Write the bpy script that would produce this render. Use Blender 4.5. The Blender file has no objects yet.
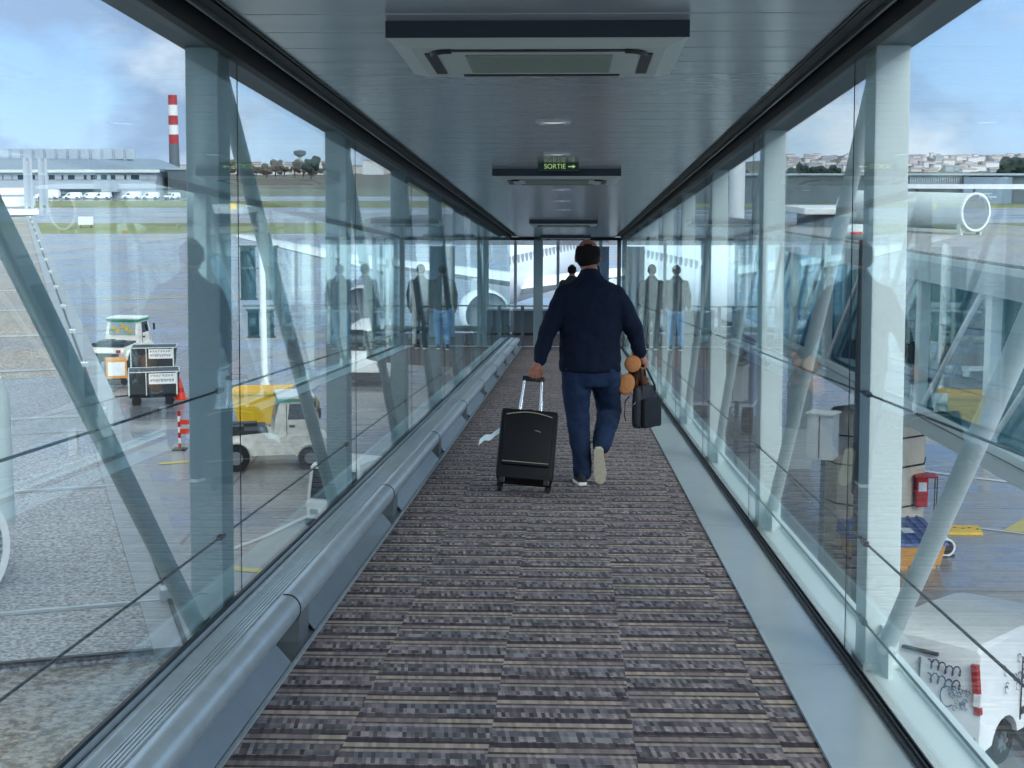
import bpy, bmesh, math, random
from mathutils import Vector, Matrix, noise
random.seed(7)
C = bpy.context.scene.collection
PI = math.pi
# ------------------------------------------------------------------ camera
F = 1544.0; W0, H0 = 512.0, 384.0; CAMH = 8.5
PITCH = math.atan(221.0 / F)
cd = bpy.data.cameras.new('camera'); cam = bpy.data.objects.new('camera', cd); C.objects.link(cam)
cd.sensor_width = 36; cd.lens = F / 1024 * 36; cd.clip_start = .1; cd.clip_end = 12000
CAM = Vector((0, 0, CAMH))
cam.location = CAM; cam.rotation_euler = (PI / 2 - PITCH, 0, 0)
bpy.context.scene.camera = cam
RC = Matrix.Rotation(PI / 2 - PITCH, 3, 'X')
def ray(x, y): return (RC @ Vector(((x - W0) / F, -(y - H0) / F, -1))).normalized()
def gp(x, y, z=0.0):
    d = ray(x, y); return CAM + d * ((z - CAMH) / d.z)
def dp(x, y, D):
    d = ray(x, y); return CAM + d * (D / d.y)
# sloping bridge frame: X right, Y along the bridge, Z up from its floor
EYE = 1.47
_v = ray(571, 278); _u = _v.cross(Vector((0, 0, 1))).normalized(); _w = _u.cross(_v)
T = Matrix(((_u.x, _v.x, _w.x, 0), (_u.y, _v.y, _w.y, 0), (_u.z, _v.z, _w.z, 0), (0, 0, 0, 1)))
T.translation = CAM - _w * EYE
# ------------------------------------------------------------------ world, sun, exposure
sc = bpy.context.scene
sc.view_settings.view_transform = 'Standard'; sc.view_settings.look = 'None'
sc.view_settings.gamma = 1; sc.view_settings.exposure = 0.22; sc.view_settings.use_curve_mapping = False
def lin(c): return tuple(((v / 255) / 12.92 if v / 255 <= .04045 else ((v / 255 + .055) / 1.055) ** 2.4) for v in c)
def rgba(c): return (*lin(c), 1)
class N:
    """small node tree writer"""
    def __init__(s, tree): s.t = tree; s.n = tree.nodes; s.l = tree.links
    def add(s, typ, _in=None, **kw):
        nd = s.n.new(typ)
        for k, v in kw.items(): setattr(nd, k, v)
        for k, v in (_in or {}).items():
            sock = nd.inputs[k]
            if isinstance(v, bpy.types.NodeSocket): s.l.new(v, sock)
            else: sock.default_value = v
        return nd
    def math(s, op, a, b=0.0, c=0.0, clamp=False):
        nd = s.n.new('ShaderNodeMath'); nd.operation = op; nd.use_clamp = clamp
        for i, v in enumerate((a, b, c)):
            if isinstance(v, bpy.types.NodeSocket): s.l.new(v, nd.inputs[i])
            else: nd.inputs[i].default_value = v
        return nd.outputs[0]
    def mix(s, f, a, b):
        nd = s.n.new('ShaderNodeMix'); nd.data_type = 'RGBA'
        for k, v in ((0, f), (6, a), (7, b)):
            if isinstance(v, bpy.types.NodeSocket): s.l.new(v, nd.inputs[k])
            else: nd.inputs[k].default_value = v
        return nd.outputs[2]
    def ramp(s, f, stops, interp='LINEAR'):
        nd = s.n.new('ShaderNodeValToRGB'); r = nd.color_ramp; r.interpolation = interp
        while len(r.elements) < len(stops): r.elements.new(.5)
        for e, (p, c) in zip(r.elements, stops): e.position = p; e.color = c if len(c) == 4 else (*c, 1)
        s.l.new(f, nd.inputs[0]); return nd.outputs[0]
    def noise(s, vec, scale, detail=3, rough=.5, dist=0.0):
        return s.add('ShaderNodeTexNoise', {'Vector': vec, 'Scale': scale, 'Detail': detail, 'Roughness': rough, 'Distortion': dist}).outputs[0]

SKY = 1.42
wd = bpy.data.worlds.new('sky'); sc.world = wd; wd.use_nodes = True
n = N(wd.node_tree); n.n.clear()
tc = n.add('ShaderNodeTexCoord').outputs['Generated']
sep = n.add('ShaderNodeSeparateXYZ', {0: tc}); z = sep.outputs[2]
grad = n.ramp(z, [(0.0, lin((186, 213, 242))), (.05, lin((166, 202, 242))), (.14, lin((140, 184, 238))), (.5, lin((128, 166, 224))), (1, lin((112, 150, 212)))])
mp = n.add('ShaderNodeMapping', {'Vector': tc, 'Scale': (1, 1, 1.9), 'Location': (.62, .1, .11)}).outputs[0]
cl = n.noise(mp, 6.5, 8, .56, .15)
cl2 = n.noise(mp, 1.7, 3, .5)
m1 = n.ramp(n.math('SUBTRACT', n.math('ADD', cl, n.math('MULTIPLY', cl2, .35)), n.math('MULTIPLY', sep.outputs[0], .10)), [(.62, (0, 0, 0)), (.76, (1, 1, 1))])
shade = n.ramp(n.noise(mp, 5.0, 6, .6), [(.43, lin((146, 166, 200))), (.58, lin((228, 236, 248)))])
col = n.mix(n.math('MULTIPLY', m1, .85), grad, shade)
# brighter thick overcast overhead and behind the viewer, outside the picture
up = n.ramp(z, [(.25, (0, 0, 0)), (.6, (1, 1, 1))])
col = n.mix(n.math('MULTIPLY', up, .9), col, rgba((222, 230, 228)))
bg = n.add('ShaderNodeBackground', {'Color': col, 'Strength': SKY})
n.l.new(bg.outputs[0], n.add('ShaderNodeOutputWorld').inputs[0])
sd = bpy.data.lights.new('sun', 'SUN'); sun = bpy.data.objects.new('sun', sd); C.objects.link(sun)
sd.energy = 2.8; sd.angle = math.radians(40); sd.color = (1, .97, .93)
sun.rotation_euler = (math.radians(56), 0, math.radians(27)); sun.location = (20, -20, 60)
# ------------------------------------------------------------------ materials
def mat(name, col, rough=.6, metal=0.0, spec=.5, var=0.0, vscale=8.0, bump=0.0, bscale=60.0, emit=None, estr=0.0, coat=0.0):
    m = bpy.data.materials.new(name); m.use_nodes = True; k = N(m.node_tree)
    b = k.n['Principled BSDF']
    b.inputs['Roughness'].default_value = rough; b.inputs['Metallic'].default_value = metal
    b.inputs['Specular IOR Level'].default_value = spec; b.inputs['Coat Weight'].default_value = coat
    b.inputs['Base Color'].default_value = rgba(col)
    if var or bump: oc = k.add('ShaderNodeTexCoord').outputs['Object']
    if var:
        f = k.noise(oc, vscale, 5, .6)
        f = k.ramp(f, [(.3, (0, 0, 0)), (.7, (1, 1, 1))])
        d = tuple(max(0, c * (1 - var)) for c in lin(col)); e = tuple(min(1, c * (1 + var)) for c in lin(col))
        k.l.new(k.mix(f, (*d, 1), (*e, 1)), b.inputs['Base Color'])
    if bump:
        bn = k.add('ShaderNodeBump', {'Strength': bump, 'Distance': .01, 'Height': k.noise(oc, bscale, 4, .6)})
        k.l.new(bn.outputs[0], b.inputs['Normal'])
    if emit:
        b.inputs['Emission Color'].default_value = rgba(emit); b.inputs['Emission Strength'].default_value = estr
    return m
def glass_mat(name, tint, r0=.055, gain=1.0, rough=0.0):
    m = bpy.data.materials.new(name); m.use_nodes = True; k = N(m.node_tree); k.n.clear()
    g = k.add('ShaderNodeNewGeometry')
    dot = k.add('ShaderNodeVectorMath', {0: g.outputs['Normal'], 1: g.outputs['Incoming']}, operation='DOT_PRODUCT').outputs['Value']
    c = k.math('ABSOLUTE', dot); s5 = k.math('POWER', k.math('SUBTRACT', 1.0, c, clamp=True), 5.0)
    f = k.math('MULTIPLY', k.math('MULTIPLY_ADD', s5, 1 - r0, r0), gain * .80, clamp=True)
    tr = k.add('ShaderNodeBsdfTransparent', {'Color': (*tint, 1)})
    gl = k.add('ShaderNodeBsdfGlossy', {'Color': (.84, .97, .98, 1), 'Roughness': rough})
    mx = k.add('ShaderNodeMixShader', {0: f, 1: tr.outputs[0], 2: gl.outputs[0]})
    k.l.new(mx.outputs[0], k.add('ShaderNodeOutputMaterial').inputs[0])
    return m
M = {}
M['glass'] = glass_mat('bridge_glass', (.95, .983, .982), .03)
M['far_glass'] = glass_mat('neighbour_glass', (.55, .78, .82), .10)
M['carglass'] = mat('dark_vehicle_glass', (28, 38, 48), .08, 0, .8)
M['white'] = mat('white_paint', (242, 246, 248), .35, 0, .5, .06, 3)
M['dirty_white'] = mat('worn_white_paint', (234, 234, 228), .5, 0, .4, .18, 6)
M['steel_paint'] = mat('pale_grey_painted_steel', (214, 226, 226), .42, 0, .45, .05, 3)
M['steel_shaded'] = mat('shaded_painted_steel', (150, 170, 174), .45, 0, .4, .05, 3)  # shade on the left columns is put into this darker steel colour
M['alu'] = mat('brushed_aluminium', (178, 188, 192), .30, .3, .5, .10, 9)
M['plate'] = mat('grey_floor_plate', (174, 184, 186), .28, .3, .5, .05, 4)
M['kick'] = mat('kick_panel_metal', (112, 120, 124), .35, .25, .5, .08, 5)
M['black'] = mat('black_rubber', (14, 16, 19), .45, 0, .4)
M['blackmetal'] = mat('black_channel', (13, 15, 19), .6, 0, .5)
M['beam'] = mat('dark_grey_beam', (104, 118, 126), .5, 0, .4, .06, 2)
M['dark'] = mat('dark_grey', (44, 50, 56), .5)
M['tyre'] = mat('tyre_rubber', (24, 25, 27), .8)
M['rim'] = mat('wheel_rim', (150, 156, 162), .35, .7)
M['red'] = mat('red_paint', (178, 24, 36), .4)
M['orange'] = mat('orange_plastic', (228, 66, 34), .45)
M['yellow'] = mat('yellow_paint', (238, 196, 40), .5, 0, .4, .08, 4)
M['tub_orange'] = mat('orange_yellow_plastic', (226, 158, 70), .5)
M['blue'] = mat('blue_plastic', (24, 82, 158), .45)
M['green'] = mat('green_paint', (38, 150, 110), .45)
M['concrete'] = mat('beige_concrete', (206, 200, 186), .8, 0, .3, .12, 2.5, .3, 20)
M['skin'] = mat('skin', (150, 98, 78), .5, 0, .4, .08, 30)
M['hair'] = mat('dark_hair', (26, 22, 22), .9, 0, .15)
M['jacket'] = mat('navy_knit_cloth', (12, 22, 42), .85, 0, .2, .15, 14, .5, 9)
M['jeans'] = mat('blue_denim', (26, 42, 68), .8, 0, .2, .3, 7, .5, 12)
M['light_jeans'] = mat('light_blue_denim', (104, 142, 184), .8, 0, .2, .2, 7, .4, 12)
M['olive'] = mat('dark_olive_cloth', (46, 52, 50), .85, 0, .2, .15, 10, .4, 10)
M['charcoal'] = mat('charcoal_cloth', (30, 34, 40), .85, 0, .2, .1, 10)
M['sole'] = mat('cream_sole', (196, 190, 168), .7, 0, .3, .12, 30)
M['white_sole'] = mat('white_sole', (232, 232, 228), .6)
M['shoe'] = mat('dark_shoe_cloth', (40, 42, 48), .7, 0, .3, .2, 40)
M['case'] = mat('black_suitcase_shell', (9, 11, 17), .6, 0, .25, .2, 20)
M['piping'] = mat('grey_piping', (150, 150, 130), .5)
M['bagcloth'] = mat('black_bag_nylon', (22, 26, 34), .6, 0, .4, .2, 18, .3, 30)
M['chrome'] = mat('chrome_tube', (206, 212, 216), .25, .8)
M['plush'] = mat('brown_plush', (96, 60, 38), .95, 0, .1, .2, 40, .8, 120)
M['plush_tan'] = mat('tan_plush', (176, 120, 78), .95, 0, .1, .15, 50, .6, 120)
M['paper'] = mat('white_paper_tag', (206, 222, 232), .6)
M['cassette'] = mat('cassette_plastic', (176, 186, 184), .45)
M['cassette_grille'] = mat('cassette_grille', (136, 146, 138), .6)
M['band'] = mat('dark_blue_band', (14, 26, 44), .3)
M['lamp'] = mat('lamp_glass', (230, 236, 240), .3, emit=(230, 240, 250), estr=.35)
M['sign_green'] = mat('sign_green', (14, 66, 40), .4)
M['sign_light'] = mat('sign_lettering', (214, 232, 170), .5, emit=(200, 230, 140), estr=.35)
M['hangar_wall'] = mat('pale_cladding', (172, 184, 196), .6, 0, .3, .06, .3)
M['hangar_roof'] = mat('blue_grey_roof', (128, 146, 166), .5, 0, .4, .06, .05)
M['hangar_dark'] = mat('dark_cladding', (96, 106, 114), .6, 0, .3, .15, .5)
M['window_dark'] = mat('window_strip_glass', (44, 62, 76), .2)
M['lavender'] = mat('lavender_panel', (150, 160, 190), .5)
M['plane'] = mat('aircraft_white', (226, 232, 238), .25, 0, .5, .03, .4)
M['plane_blue'] = mat('aircraft_blue', (48, 96, 160), .3)
M['engine'] = mat('engine_grey', (150, 158, 166), .35, .3)
M['teal_panel'] = mat('dark_teal_panel', (40, 66, 74), .25, 0, .5)
M['city'] = mat('pale_render', (236, 236, 240), .7, 0, .3)
M['city_b'] = mat('warm_render', (214, 204, 202), .7, 0, .3)
M['city_roof'] = mat('grey_roof_tile', (178, 164, 166), .7)
M['foliage'] = mat('dark_foliage', (60, 72, 66), .9, 0, .1, .35, .6)
M['scrub'] = mat('brown_scrub', (112, 106, 98), .9, 0, .1, .35, .3)
M['marking_white'] = mat('white_road_paint', (198, 204, 210), .5)
M['marking_yellow'] = mat('yellow_road_paint', (198, 184, 92), .5)
M['ink'] = mat('dark_blue_ink', (28, 44, 92), .5)
M['taillight'] = mat('red_lens', (170, 20, 26), .2)
M['gravel_edge'] = mat('roof_gutter', (150, 156, 160), .45, .2, .5, .15, 3)

def cloth_screen(name, c):
    m = bpy.data.materials.new(name); m.use_nodes = True; k = N(m.node_tree); k.n.clear()
    a = k.add('ShaderNodeBsdfDiffuse', {'Color': rgba(c)}); b = k.add('ShaderNodeBsdfTranslucent', {'Color': rgba(c)})
    k.l.new(k.add('ShaderNodeMixShader', {0: .6, 1: a.outputs[0], 2: b.outputs[0]}).outputs[0], k.add('ShaderNodeOutputMaterial').inputs[0]); return m
M['screen'] = cloth_screen('translucent_canopy_cloth', (196, 216, 228))
def carpet_mat():
    m = bpy.data.materials.new('woven_striped_carpet'); m.use_nodes = True; k = N(m.node_tree)
    b = k.n['Principled BSDF']; b.inputs['Roughness'].default_value = .95; b.inputs['Specular IOR Level'].default_value = .15
    oc = k.add('ShaderNodeTexCoord').outputs['Object']
    s = k.add('ShaderNodeSeparateXYZ', {0: oc}); x, y = s.outputs[0], s.outputs[1]
    tile = k.math('FLOOR', k.math('DIVIDE', k.math('ADD', x, 10.37), .46))
    tilev = k.add('ShaderNodeCombineXYZ', {0: tile}).outputs[0]
    off = k.add('ShaderNodeTexWhiteNoise', {0: tilev}, noise_dimensions='3D').outputs[0]
    yy = k.math('ADD', y, k.math('MULTIPLY', off, .9))
    ph = k.math('FRACT', k.math('DIVIDE', yy, .275))
    row = k.math('FLOOR', k.math('DIVIDE', yy, .275))
    # each band changes hue along its length
    seg = k.math('FLOOR', k.math('DIVIDE', k.math('ADD', x, k.math('MULTIPLY', row, .173)), .19))
    rnd = k.add('ShaderNodeTexWhiteNoise', {0: k.add('ShaderNodeCombineXYZ', {0: seg, 1: row, 2: k.math('FLOOR', k.math('MULTIPLY', ph, 4.0))}).outputs[0]}).outputs[0]
    base = k.ramp(ph, [(0, lin((158, 145, 133))), (.16, lin((66, 60, 67))), (.36, lin((126, 117, 118))), (.62, lin((112, 104, 110))), (.82, lin((142, 133, 131))), (.92, lin((86, 76, 82)))], 'CONSTANT')
    alt = k.ramp(ph, [(0, lin((132, 121, 119))), (.16, lin((88, 78, 83))), (.36, lin((112, 110, 114))), (.62, lin((100, 98, 106))), (.82, lin((150, 140, 128))), (.92, lin((74, 68, 76)))], 'CONSTANT')
    c1 = k.mix(k.math('GREATER_THAN', rnd, .55), base, alt)
    # woven stitches : narrow upright ticks, longer in the mottled bands
    mott = k.ramp(ph, [(0, (.3, .3, .3)), (.16, (.45, .45, .45)), (.36, (1, 1, 1)), (.62, (.8, .8, .8)), (.82, (.3, .3, .3)), (.92, (.5, .5, .5))], 'CONSTANT')
    cx = k.math('FLOOR', k.math('DIVIDE', k.math('ADD', x, k.math('MULTIPLY', yy, .10)), .0135)); cy = k.math('FLOOR', k.math('DIVIDE', yy, .055))
    w = k.add('ShaderNodeTexWhiteNoise', {0: k.add('ShaderNodeCombineXYZ', {0: cx, 1: cy}).outputs[0]}).outputs[0]
    w2 = k.mix(mott, (1, 1, 1, 1), k.ramp(w, [(0, (.25, .25, .27)), (.38, (.72, .72, .74)), (.7, (1.15, 1.12, 1.1)), (1, (1.8, 1.75, 1.7))]))
    mul = k.add('ShaderNodeMix', data_type='RGBA', blend_type='MULTIPLY'); mul.inputs[0].default_value = 1
    k.l.new(c1, mul.inputs[6]); k.l.new(w2, mul.inputs[7])
    big = k.ramp(k.noise(oc, .8, 3), [(.3, (.9, .9, .9)), (.7, (1.08, 1.08, 1.08))])
    mul2 = k.add('ShaderNodeMix', data_type='RGBA', blend_type='MULTIPLY'); mul2.inputs[0].default_value = 1
    k.l.new(mul.outputs[2], mul2.inputs[6]); k.l.new(big, mul2.inputs[7])
    k.l.new(mul2.outputs[2], b.inputs['Base Color'])
    bn = k.add('ShaderNodeBump', {'Strength': .4, 'Distance': .004, 'Height': w}); k.l.new(bn.outputs[0], b.inputs['Normal'])
    return m
M['carpet'] = carpet_mat()
def ceiling_mat():
    m = bpy.data.materials.new('satin_metal_ceiling'); m.use_nodes = True; k = N(m.node_tree)
    b = k.n['Principled BSDF']; b.inputs['Roughness'].default_value = .22; b.inputs['Metallic'].default_value = .35
    oc = k.add('ShaderNodeTexCoord').outputs['Object']
    mp = k.add('ShaderNodeMapping', {'Vector': oc, 'Scale': (.6, 6, 1)}).outputs[0]
    f = k.noise(mp, 1.2, 3)
    k.l.new(k.mix(f, rgba((150, 160, 168)), rgba((176, 184, 190))), b.inputs['Base Color'])
    bn = k.add('ShaderNodeBump', {'Strength': .05, 'Distance': .01, 'Height': k.noise(mp, 2.0, 2)}); k.l.new(bn.outputs[0], b.inputs['Normal'])
    return m
M['ceiling'] = ceiling_mat()
def wet_mat(name, ca, cb, puddle=.5, sx=1.0, sy=1.0, scale=.12, joints=None, grain=0.0, dry_r=.55, wet_r=.12):
    m = bpy.data.materials.new(name); m.use_nodes = True; k = N(m.node_tree)
    b = k.n['Principled BSDF']
    oc = k.add('ShaderNodeTexCoord').outputs['Object']
    mp = k.add('ShaderNodeMapping', {'Vector': oc, 'Scale': (sx, sy, 1)}).outputs[0]
    f = k.noise(mp, scale, 6, .62, .4)
    f2 = k.noise(mp, scale * 5, 5, .6)
    wet = k.ramp(k.math('ADD', k.math('MULTIPLY', f, .75), k.math('MULTIPLY', f2, .25)), [(.5 - puddle * .16, (0, 0, 0)), (.5 + .08, (1, 1, 1))])
    colr = k.mix(wet, rgba(ca), rgba(cb))
    h = k.noise(oc, 40, 3)
    if grain:
        g = k.noise(oc, grain, 2, .7)
        colr = k.mix(k.ramp(g, [(.38, (0, 0, 0)), (.62, (1, 1, 1))]), k.mix(.5, colr, (.03, .035, .04, 1)), k.mix(.3, colr, (.8, .85, .9, 1)))
        h = g
    if joints:
        s = k.add('ShaderNodeSeparateXYZ', {0: oc})
        jx = k.math('LESS_THAN', k.math('FRACT', k.math('DIVIDE', s.outputs[0], joints)), .012)
        jy = k.math('LESS_THAN', k.math('FRACT', k.math('DIVIDE', s.outputs[1], joints)), .012)
        colr = k.mix(k.math('MULTIPLY', k.math('MAXIMUM', jx, jy), .55), colr, (.03, .03, .035, 1))
    k.l.new(colr, b.inputs['Base Color'])
    k.l.new(k.add('ShaderNodeMapRange', {0: wet, 3: dry_r, 4: wet_r}).outputs[0], b.inputs['Roughness'])
    bn = k.add('ShaderNodeBump', {'Strength': .25 if grain else .06, 'Distance': .02, 'Height': h}); k.l.new(bn.outputs[0], b.inputs['Normal'])
    return m
M['apron'] = wet_mat('wet_concrete_apron', (158, 158, 160), (112, 116, 126), .75, .5, 1.6, .16, 7.5, wet_r=.16)
M['taxiway'] = wet_mat('wet_taxiway', (156, 158, 162), (122, 128, 138), .7, .3, 1.5, .05, None)
M['roof_grain'] = wet_mat('granulated_roofing', (158, 162, 170), (122, 130, 142), .5, 1, 1, .25, None, 38, .8, .45)
M['roof_brown'] = wet_mat('weathered_roof', (168, 150, 128), (112, 104, 96), .7, .7, 1.6, .35, None, 25, .8, .40)
M['grass'] = mat('airfield_grass', (126, 132, 92), .95, 0, .1, .22, .06)
M['ground_far'] = mat('far_field', (118, 124, 108), .95, 0, .1, .2, .01)
# ------------------------------------------------------------------ mesh builder
class MB:
    def __init__(s): s.b = bmesh.new(); s.mi = 0
    def _m(s, faces):
        for f in faces: f.material_index = s.mi
    def box(s, lo, hi, rot=None, bevel=0.0):
        lo, hi = Vector(lo), Vector(hi); c = (lo + hi) / 2; d = hi - lo
        r = bmesh.ops.create_cube(s.b, size=1, matrix=Matrix.Translation(c) @ (rot.to_4x4() if rot else Matrix()) @ Matrix.Diagonal((*d, 1)))
        fs = {f for v in r['verts'] for f in v.link_faces}; s._m(fs)
        if bevel:
            es = list({e for f in fs for e in f.edges})
            q = bmesh.ops.bevel(s.b, geom=es, offset=bevel, segments=2, affect='EDGES', profile=.6); s._m(q['faces'])
        return s
    def cone(s, p0, p1, r0, r1=None, seg=16, caps=True):
        p0, p1 = Vector(p0), Vector(p1); r1 = r0 if r1 is None else r1; d = p1 - p0
        mt = Matrix.Translation((p0 + p1) / 2) @ d.to_track_quat('Z', 'Y').to_matrix().to_4x4()
        r = bmesh.ops.create_cone(s.b, cap_ends=caps, segments=seg, radius1=r0, radius2=r1, depth=d.length, matrix=mt)
        s._m({f for v in r['verts'] for f in v.link_faces}); return s
    def ball(s, c, r, sc3=(1, 1, 1), seg=16, rot=None):
        mt = Matrix.Translation(c) @ (rot.to_4x4() if rot else Matrix()) @ Matrix.Diagonal((r * sc3[0], r * sc3[1], r * sc3[2], 1))
        q = bmesh.ops.create_uvsphere(s.b, u_segments=seg, v_segments=max(6, seg // 2 + 2), radius=1, matrix=mt)
        s._m({f for v in q['verts'] for f in v.link_faces}); return s
    def limb(s, pts, seg=14, flat=1.0):
        """chain of tapered tubes with round joints: [(point, radius), ...]"""
        for i, (p, r) in enumerate(pts):
            s.ball(p, r, seg=seg)
            if i: s.cone(pts[i - 1][0], p, pts[i - 1][1], r, seg)
        return s
    def loft(s, rings, cap=True):
        rv = [[s.b.verts.new(p) for p in ring] for ring in rings]; k = len(rings[0])
        for a, b in zip(rv, rv[1:]):
            for i in range(k):
                f = s.b.faces.new((a[i], a[(i + 1) % k], b[(i + 1) % k], b[i])); f.material_index = s.mi
        if cap:
            for r in (list(reversed(rv[0])), rv[-1]):
                f = s.b.faces.new(r); f.material_index = s.mi
        return s
    def prism(s, prof, axis, a, b):
        """extrude closed 2D outline along axis 'X','Y','Z' from a to b"""
        def P(u, v, t): return {'X': (t, u, v), 'Y': (u, t, v), 'Z': (u, v, t)}[axis]
        return s.loft([[P(u, v, a) for u, v in prof], [P(u, v, b) for u, v in prof]])
    def tube(s, pts, r, seg=10, closed=False):
        pts = [Vector(p) for p in pts]; rings = []
        for i, p in enumerate(pts):
            d = (pts[(i + 1) % len(pts)] - pts[i - 1]) if closed else (pts[min(i + 1, len(pts) - 1)] - pts[max(i - 1, 0)])
            q = d.to_track_quat('Z', 'Y'); rings.append([p + q @ Vector((r * math.cos(t * 2 * PI / seg), r * math.sin(t * 2 * PI / seg), 0)) for t in range(seg)])
        if closed: rings.append(rings[0])
        if closed:
            rv = [[s.b.verts.new(p) for p in ring] for ring in rings[:-1]]
            for j in range(len(rv)):
                a, b = rv[j], rv[(j + 1) % len(rv)]
                for i in range(seg):
                    f = s.b.faces.new((a[i], a[(i + 1) % seg], b[(i + 1) % seg], b[i])); f.material_index = s.mi
            return s
        return s.loft(rings)
    def lathe(s, prof, c=(0, 0, 0), axis=(0, 0, 1), seg=24, ring=False):
        """profile [(r, h)] turned round axis through c"""
        q = Vector(axis).to_track_quat('Z', 'Y'); c = Vector(c)
        return s.loft([[c + q @ Vector((max(r, 1e-4) * math.cos(t * 2 * PI / seg), max(r, 1e-4) * math.sin(t * 2 * PI / seg), h)) for t in range(seg)] for r, h in (prof + prof[:1] if ring else prof)], cap=not ring)
    def quad(s, *p):
        f = s.b.faces.new([s.b.verts.new(q) for q in p]); f.material_index = s.mi; return s
    def build(s, name, mt, parent=None, mw=None, smooth=False, angle=35):
        bmesh.ops.recalc_face_normals(s.b, faces=s.b.faces)
        me = bpy.data.meshes.new(name); s.b.to_mesh(me); s.b.free()
        o = bpy.data.objects.new(name, me); C.objects.link(o)
        for k in (mt if isinstance(mt, (list, tuple)) else [mt]): me.materials.append(M[k] if isinstance(k, str) else k)
        if parent: o.parent = parent
        if mw is not None: o.matrix_world = mw
        if smooth:
            for p in me.polygons: p.use_smooth = True
            if angle < 180: me.set_sharp_from_angle(angle=math.radians(angle))
        return o
def tag(o, label=None, cat=None, group=None, kind=None):
    if label: o['label'] = label
    if cat: o['category'] = cat
    if group: o['group'] = group
    if kind: o['kind'] = kind
    return o
def empty(name, mw, label=None, cat=None, group=None, kind=None):
    o = bpy.data.objects.new(name, None); C.objects.link(o); o.empty_display_size = .2; o.matrix_world = mw
    return tag(o, label, cat, group, kind)
def at(loc, rz=0.0, base=None): 
    m = Matrix.Translation(loc) @ Matrix.Rotation(rz, 4, 'Z')
    return (base @ m) if base is not None else m
def kids(o): return [c for c in bpy.data.objects if c.parent == o]
def copy_tree(o, parent=None):
    c = o.copy(); C.objects.link(c); ch = kids(o)
    if parent: c.parent = parent
    for k in ch:
        if k is not c: copy_tree(k, c)
    return c
def struct(o): o['kind'] = 'structure'; return o
def arc(cx, cy, r, a0, a1, k=8):
    return [(cx + r * math.cos(math.radians(a0 + (a1 - a0) * i / k)), cy + r * math.sin(math.radians(a0 + (a1 - a0) * i / k))) for i in range(k + 1)]
# ================================================================== THE BRIDGE
Y0, Y1 = -2.0, 33.0
ZC = 2.33                       # ceiling height
XL, XR = -1.30, 1.08            # glass planes
def tb(name, mb, mt, **kw):     # structure mesh in bridge coordinates
    return struct(mb.build(name, mt, mw=T, **kw))
m = MB(); m.box((-1.04, Y0, -.05), (.79, Y1, 0)); tb('floor', m, 'carpet')
# bridge deck under carpet and sides
m = MB(); m.box((-1.50, Y0, -.48), (1.32, Y1, -.055)); tb('floor_deck', m, 'beam')
# right floor plate
m = MB()
yy = Y0
while yy < Y1: m.box((.797, yy + .004, -.05), (1.045, min(yy + 3.3, Y1) - .004, .006)); yy += 3.3 if yy > Y0 else (5.83 - Y0) % 3.3
tb('trim_right_plate', m, 'plate')
m = MB(); m.box((.788, Y0, -.05), (.799, Y1, .012)); tb('trim_carpet_edge_right', m, 'alu')
m = MB(); m.box((-1.05, Y0, -.05), (-1.038, Y1, .012)); tb('trim_carpet_edge_left', m, 'alu')
m = MB(); m.box((1.045, Y0, -.05), (1.085, Y1, .022)); m.mi = 1; m.box((1.058, Y0, .02), (1.064, Y1, .03)); m.box((1.074, Y0, .02), (1.080, Y1, .03)); tb('trim_right_gasket', m, ['black', 'blackmetal'])
m = MB(); m.box((-1.297, Y0, 0), (-1.288, Y1, .222)); m.mi = 1; m.box((-1.298, Y0, .222), (-1.286, Y1, .235)); tb('trim_left_gasket', m, ['alu', 'black'])
# left floor strip
m = MB(); m.box((-1.30, Y0, -.05), (-1.05, Y1, .004)); tb('trim_left_plate', m, 'kick')
# ceiling: planks across with shadow gaps
m = MB(); yy = Y0
while yy < Y1 - .05:
    m.box((-1.10, yy + .007, ZC), (.91, min(yy + .374, Y1) - .007, ZC + .02), bevel=.003); yy += .374
m.mi = 1; m.box((-1.10, Y0, ZC + .03), (.91, Y1, ZC + .06)); m.box((-1.50, Y0, ZC + .30), (1.32, Y1, ZC + .55))
tb('ceiling', m, ['ceiling', 'blackmetal'])
for side, (a, b, s) in {'left': (-1.10, XL, -1), 'right': (.91, XR, 1)}.items():
    m = MB(); lo, hi = min(a, b), max(a, b)
    m.box((lo, Y0, ZC + .07), (hi, Y1, ZC + .12))
    m.box((a - .004, Y0, ZC - .008), (a + .004, Y1, ZC + .09))
    mid = (a + b) / 2; m.box((mid - .035, Y0, ZC + .03), (mid + .035, Y1, ZC + .075))
    m.mi = 1; m.box((mid - .006 + s * .02, Y0, ZC + .015), (mid + .006 + s * .02, Y1, ZC + .035))
    m.mi = 0; m.box((b - .02 - s * .012, Y0, ZC - .03), (b + .02 - s * .012, Y1, ZC + .10))
    tb('trim_ceiling_channel_' + side, m, ['blackmetal', 'kick'])
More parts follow.
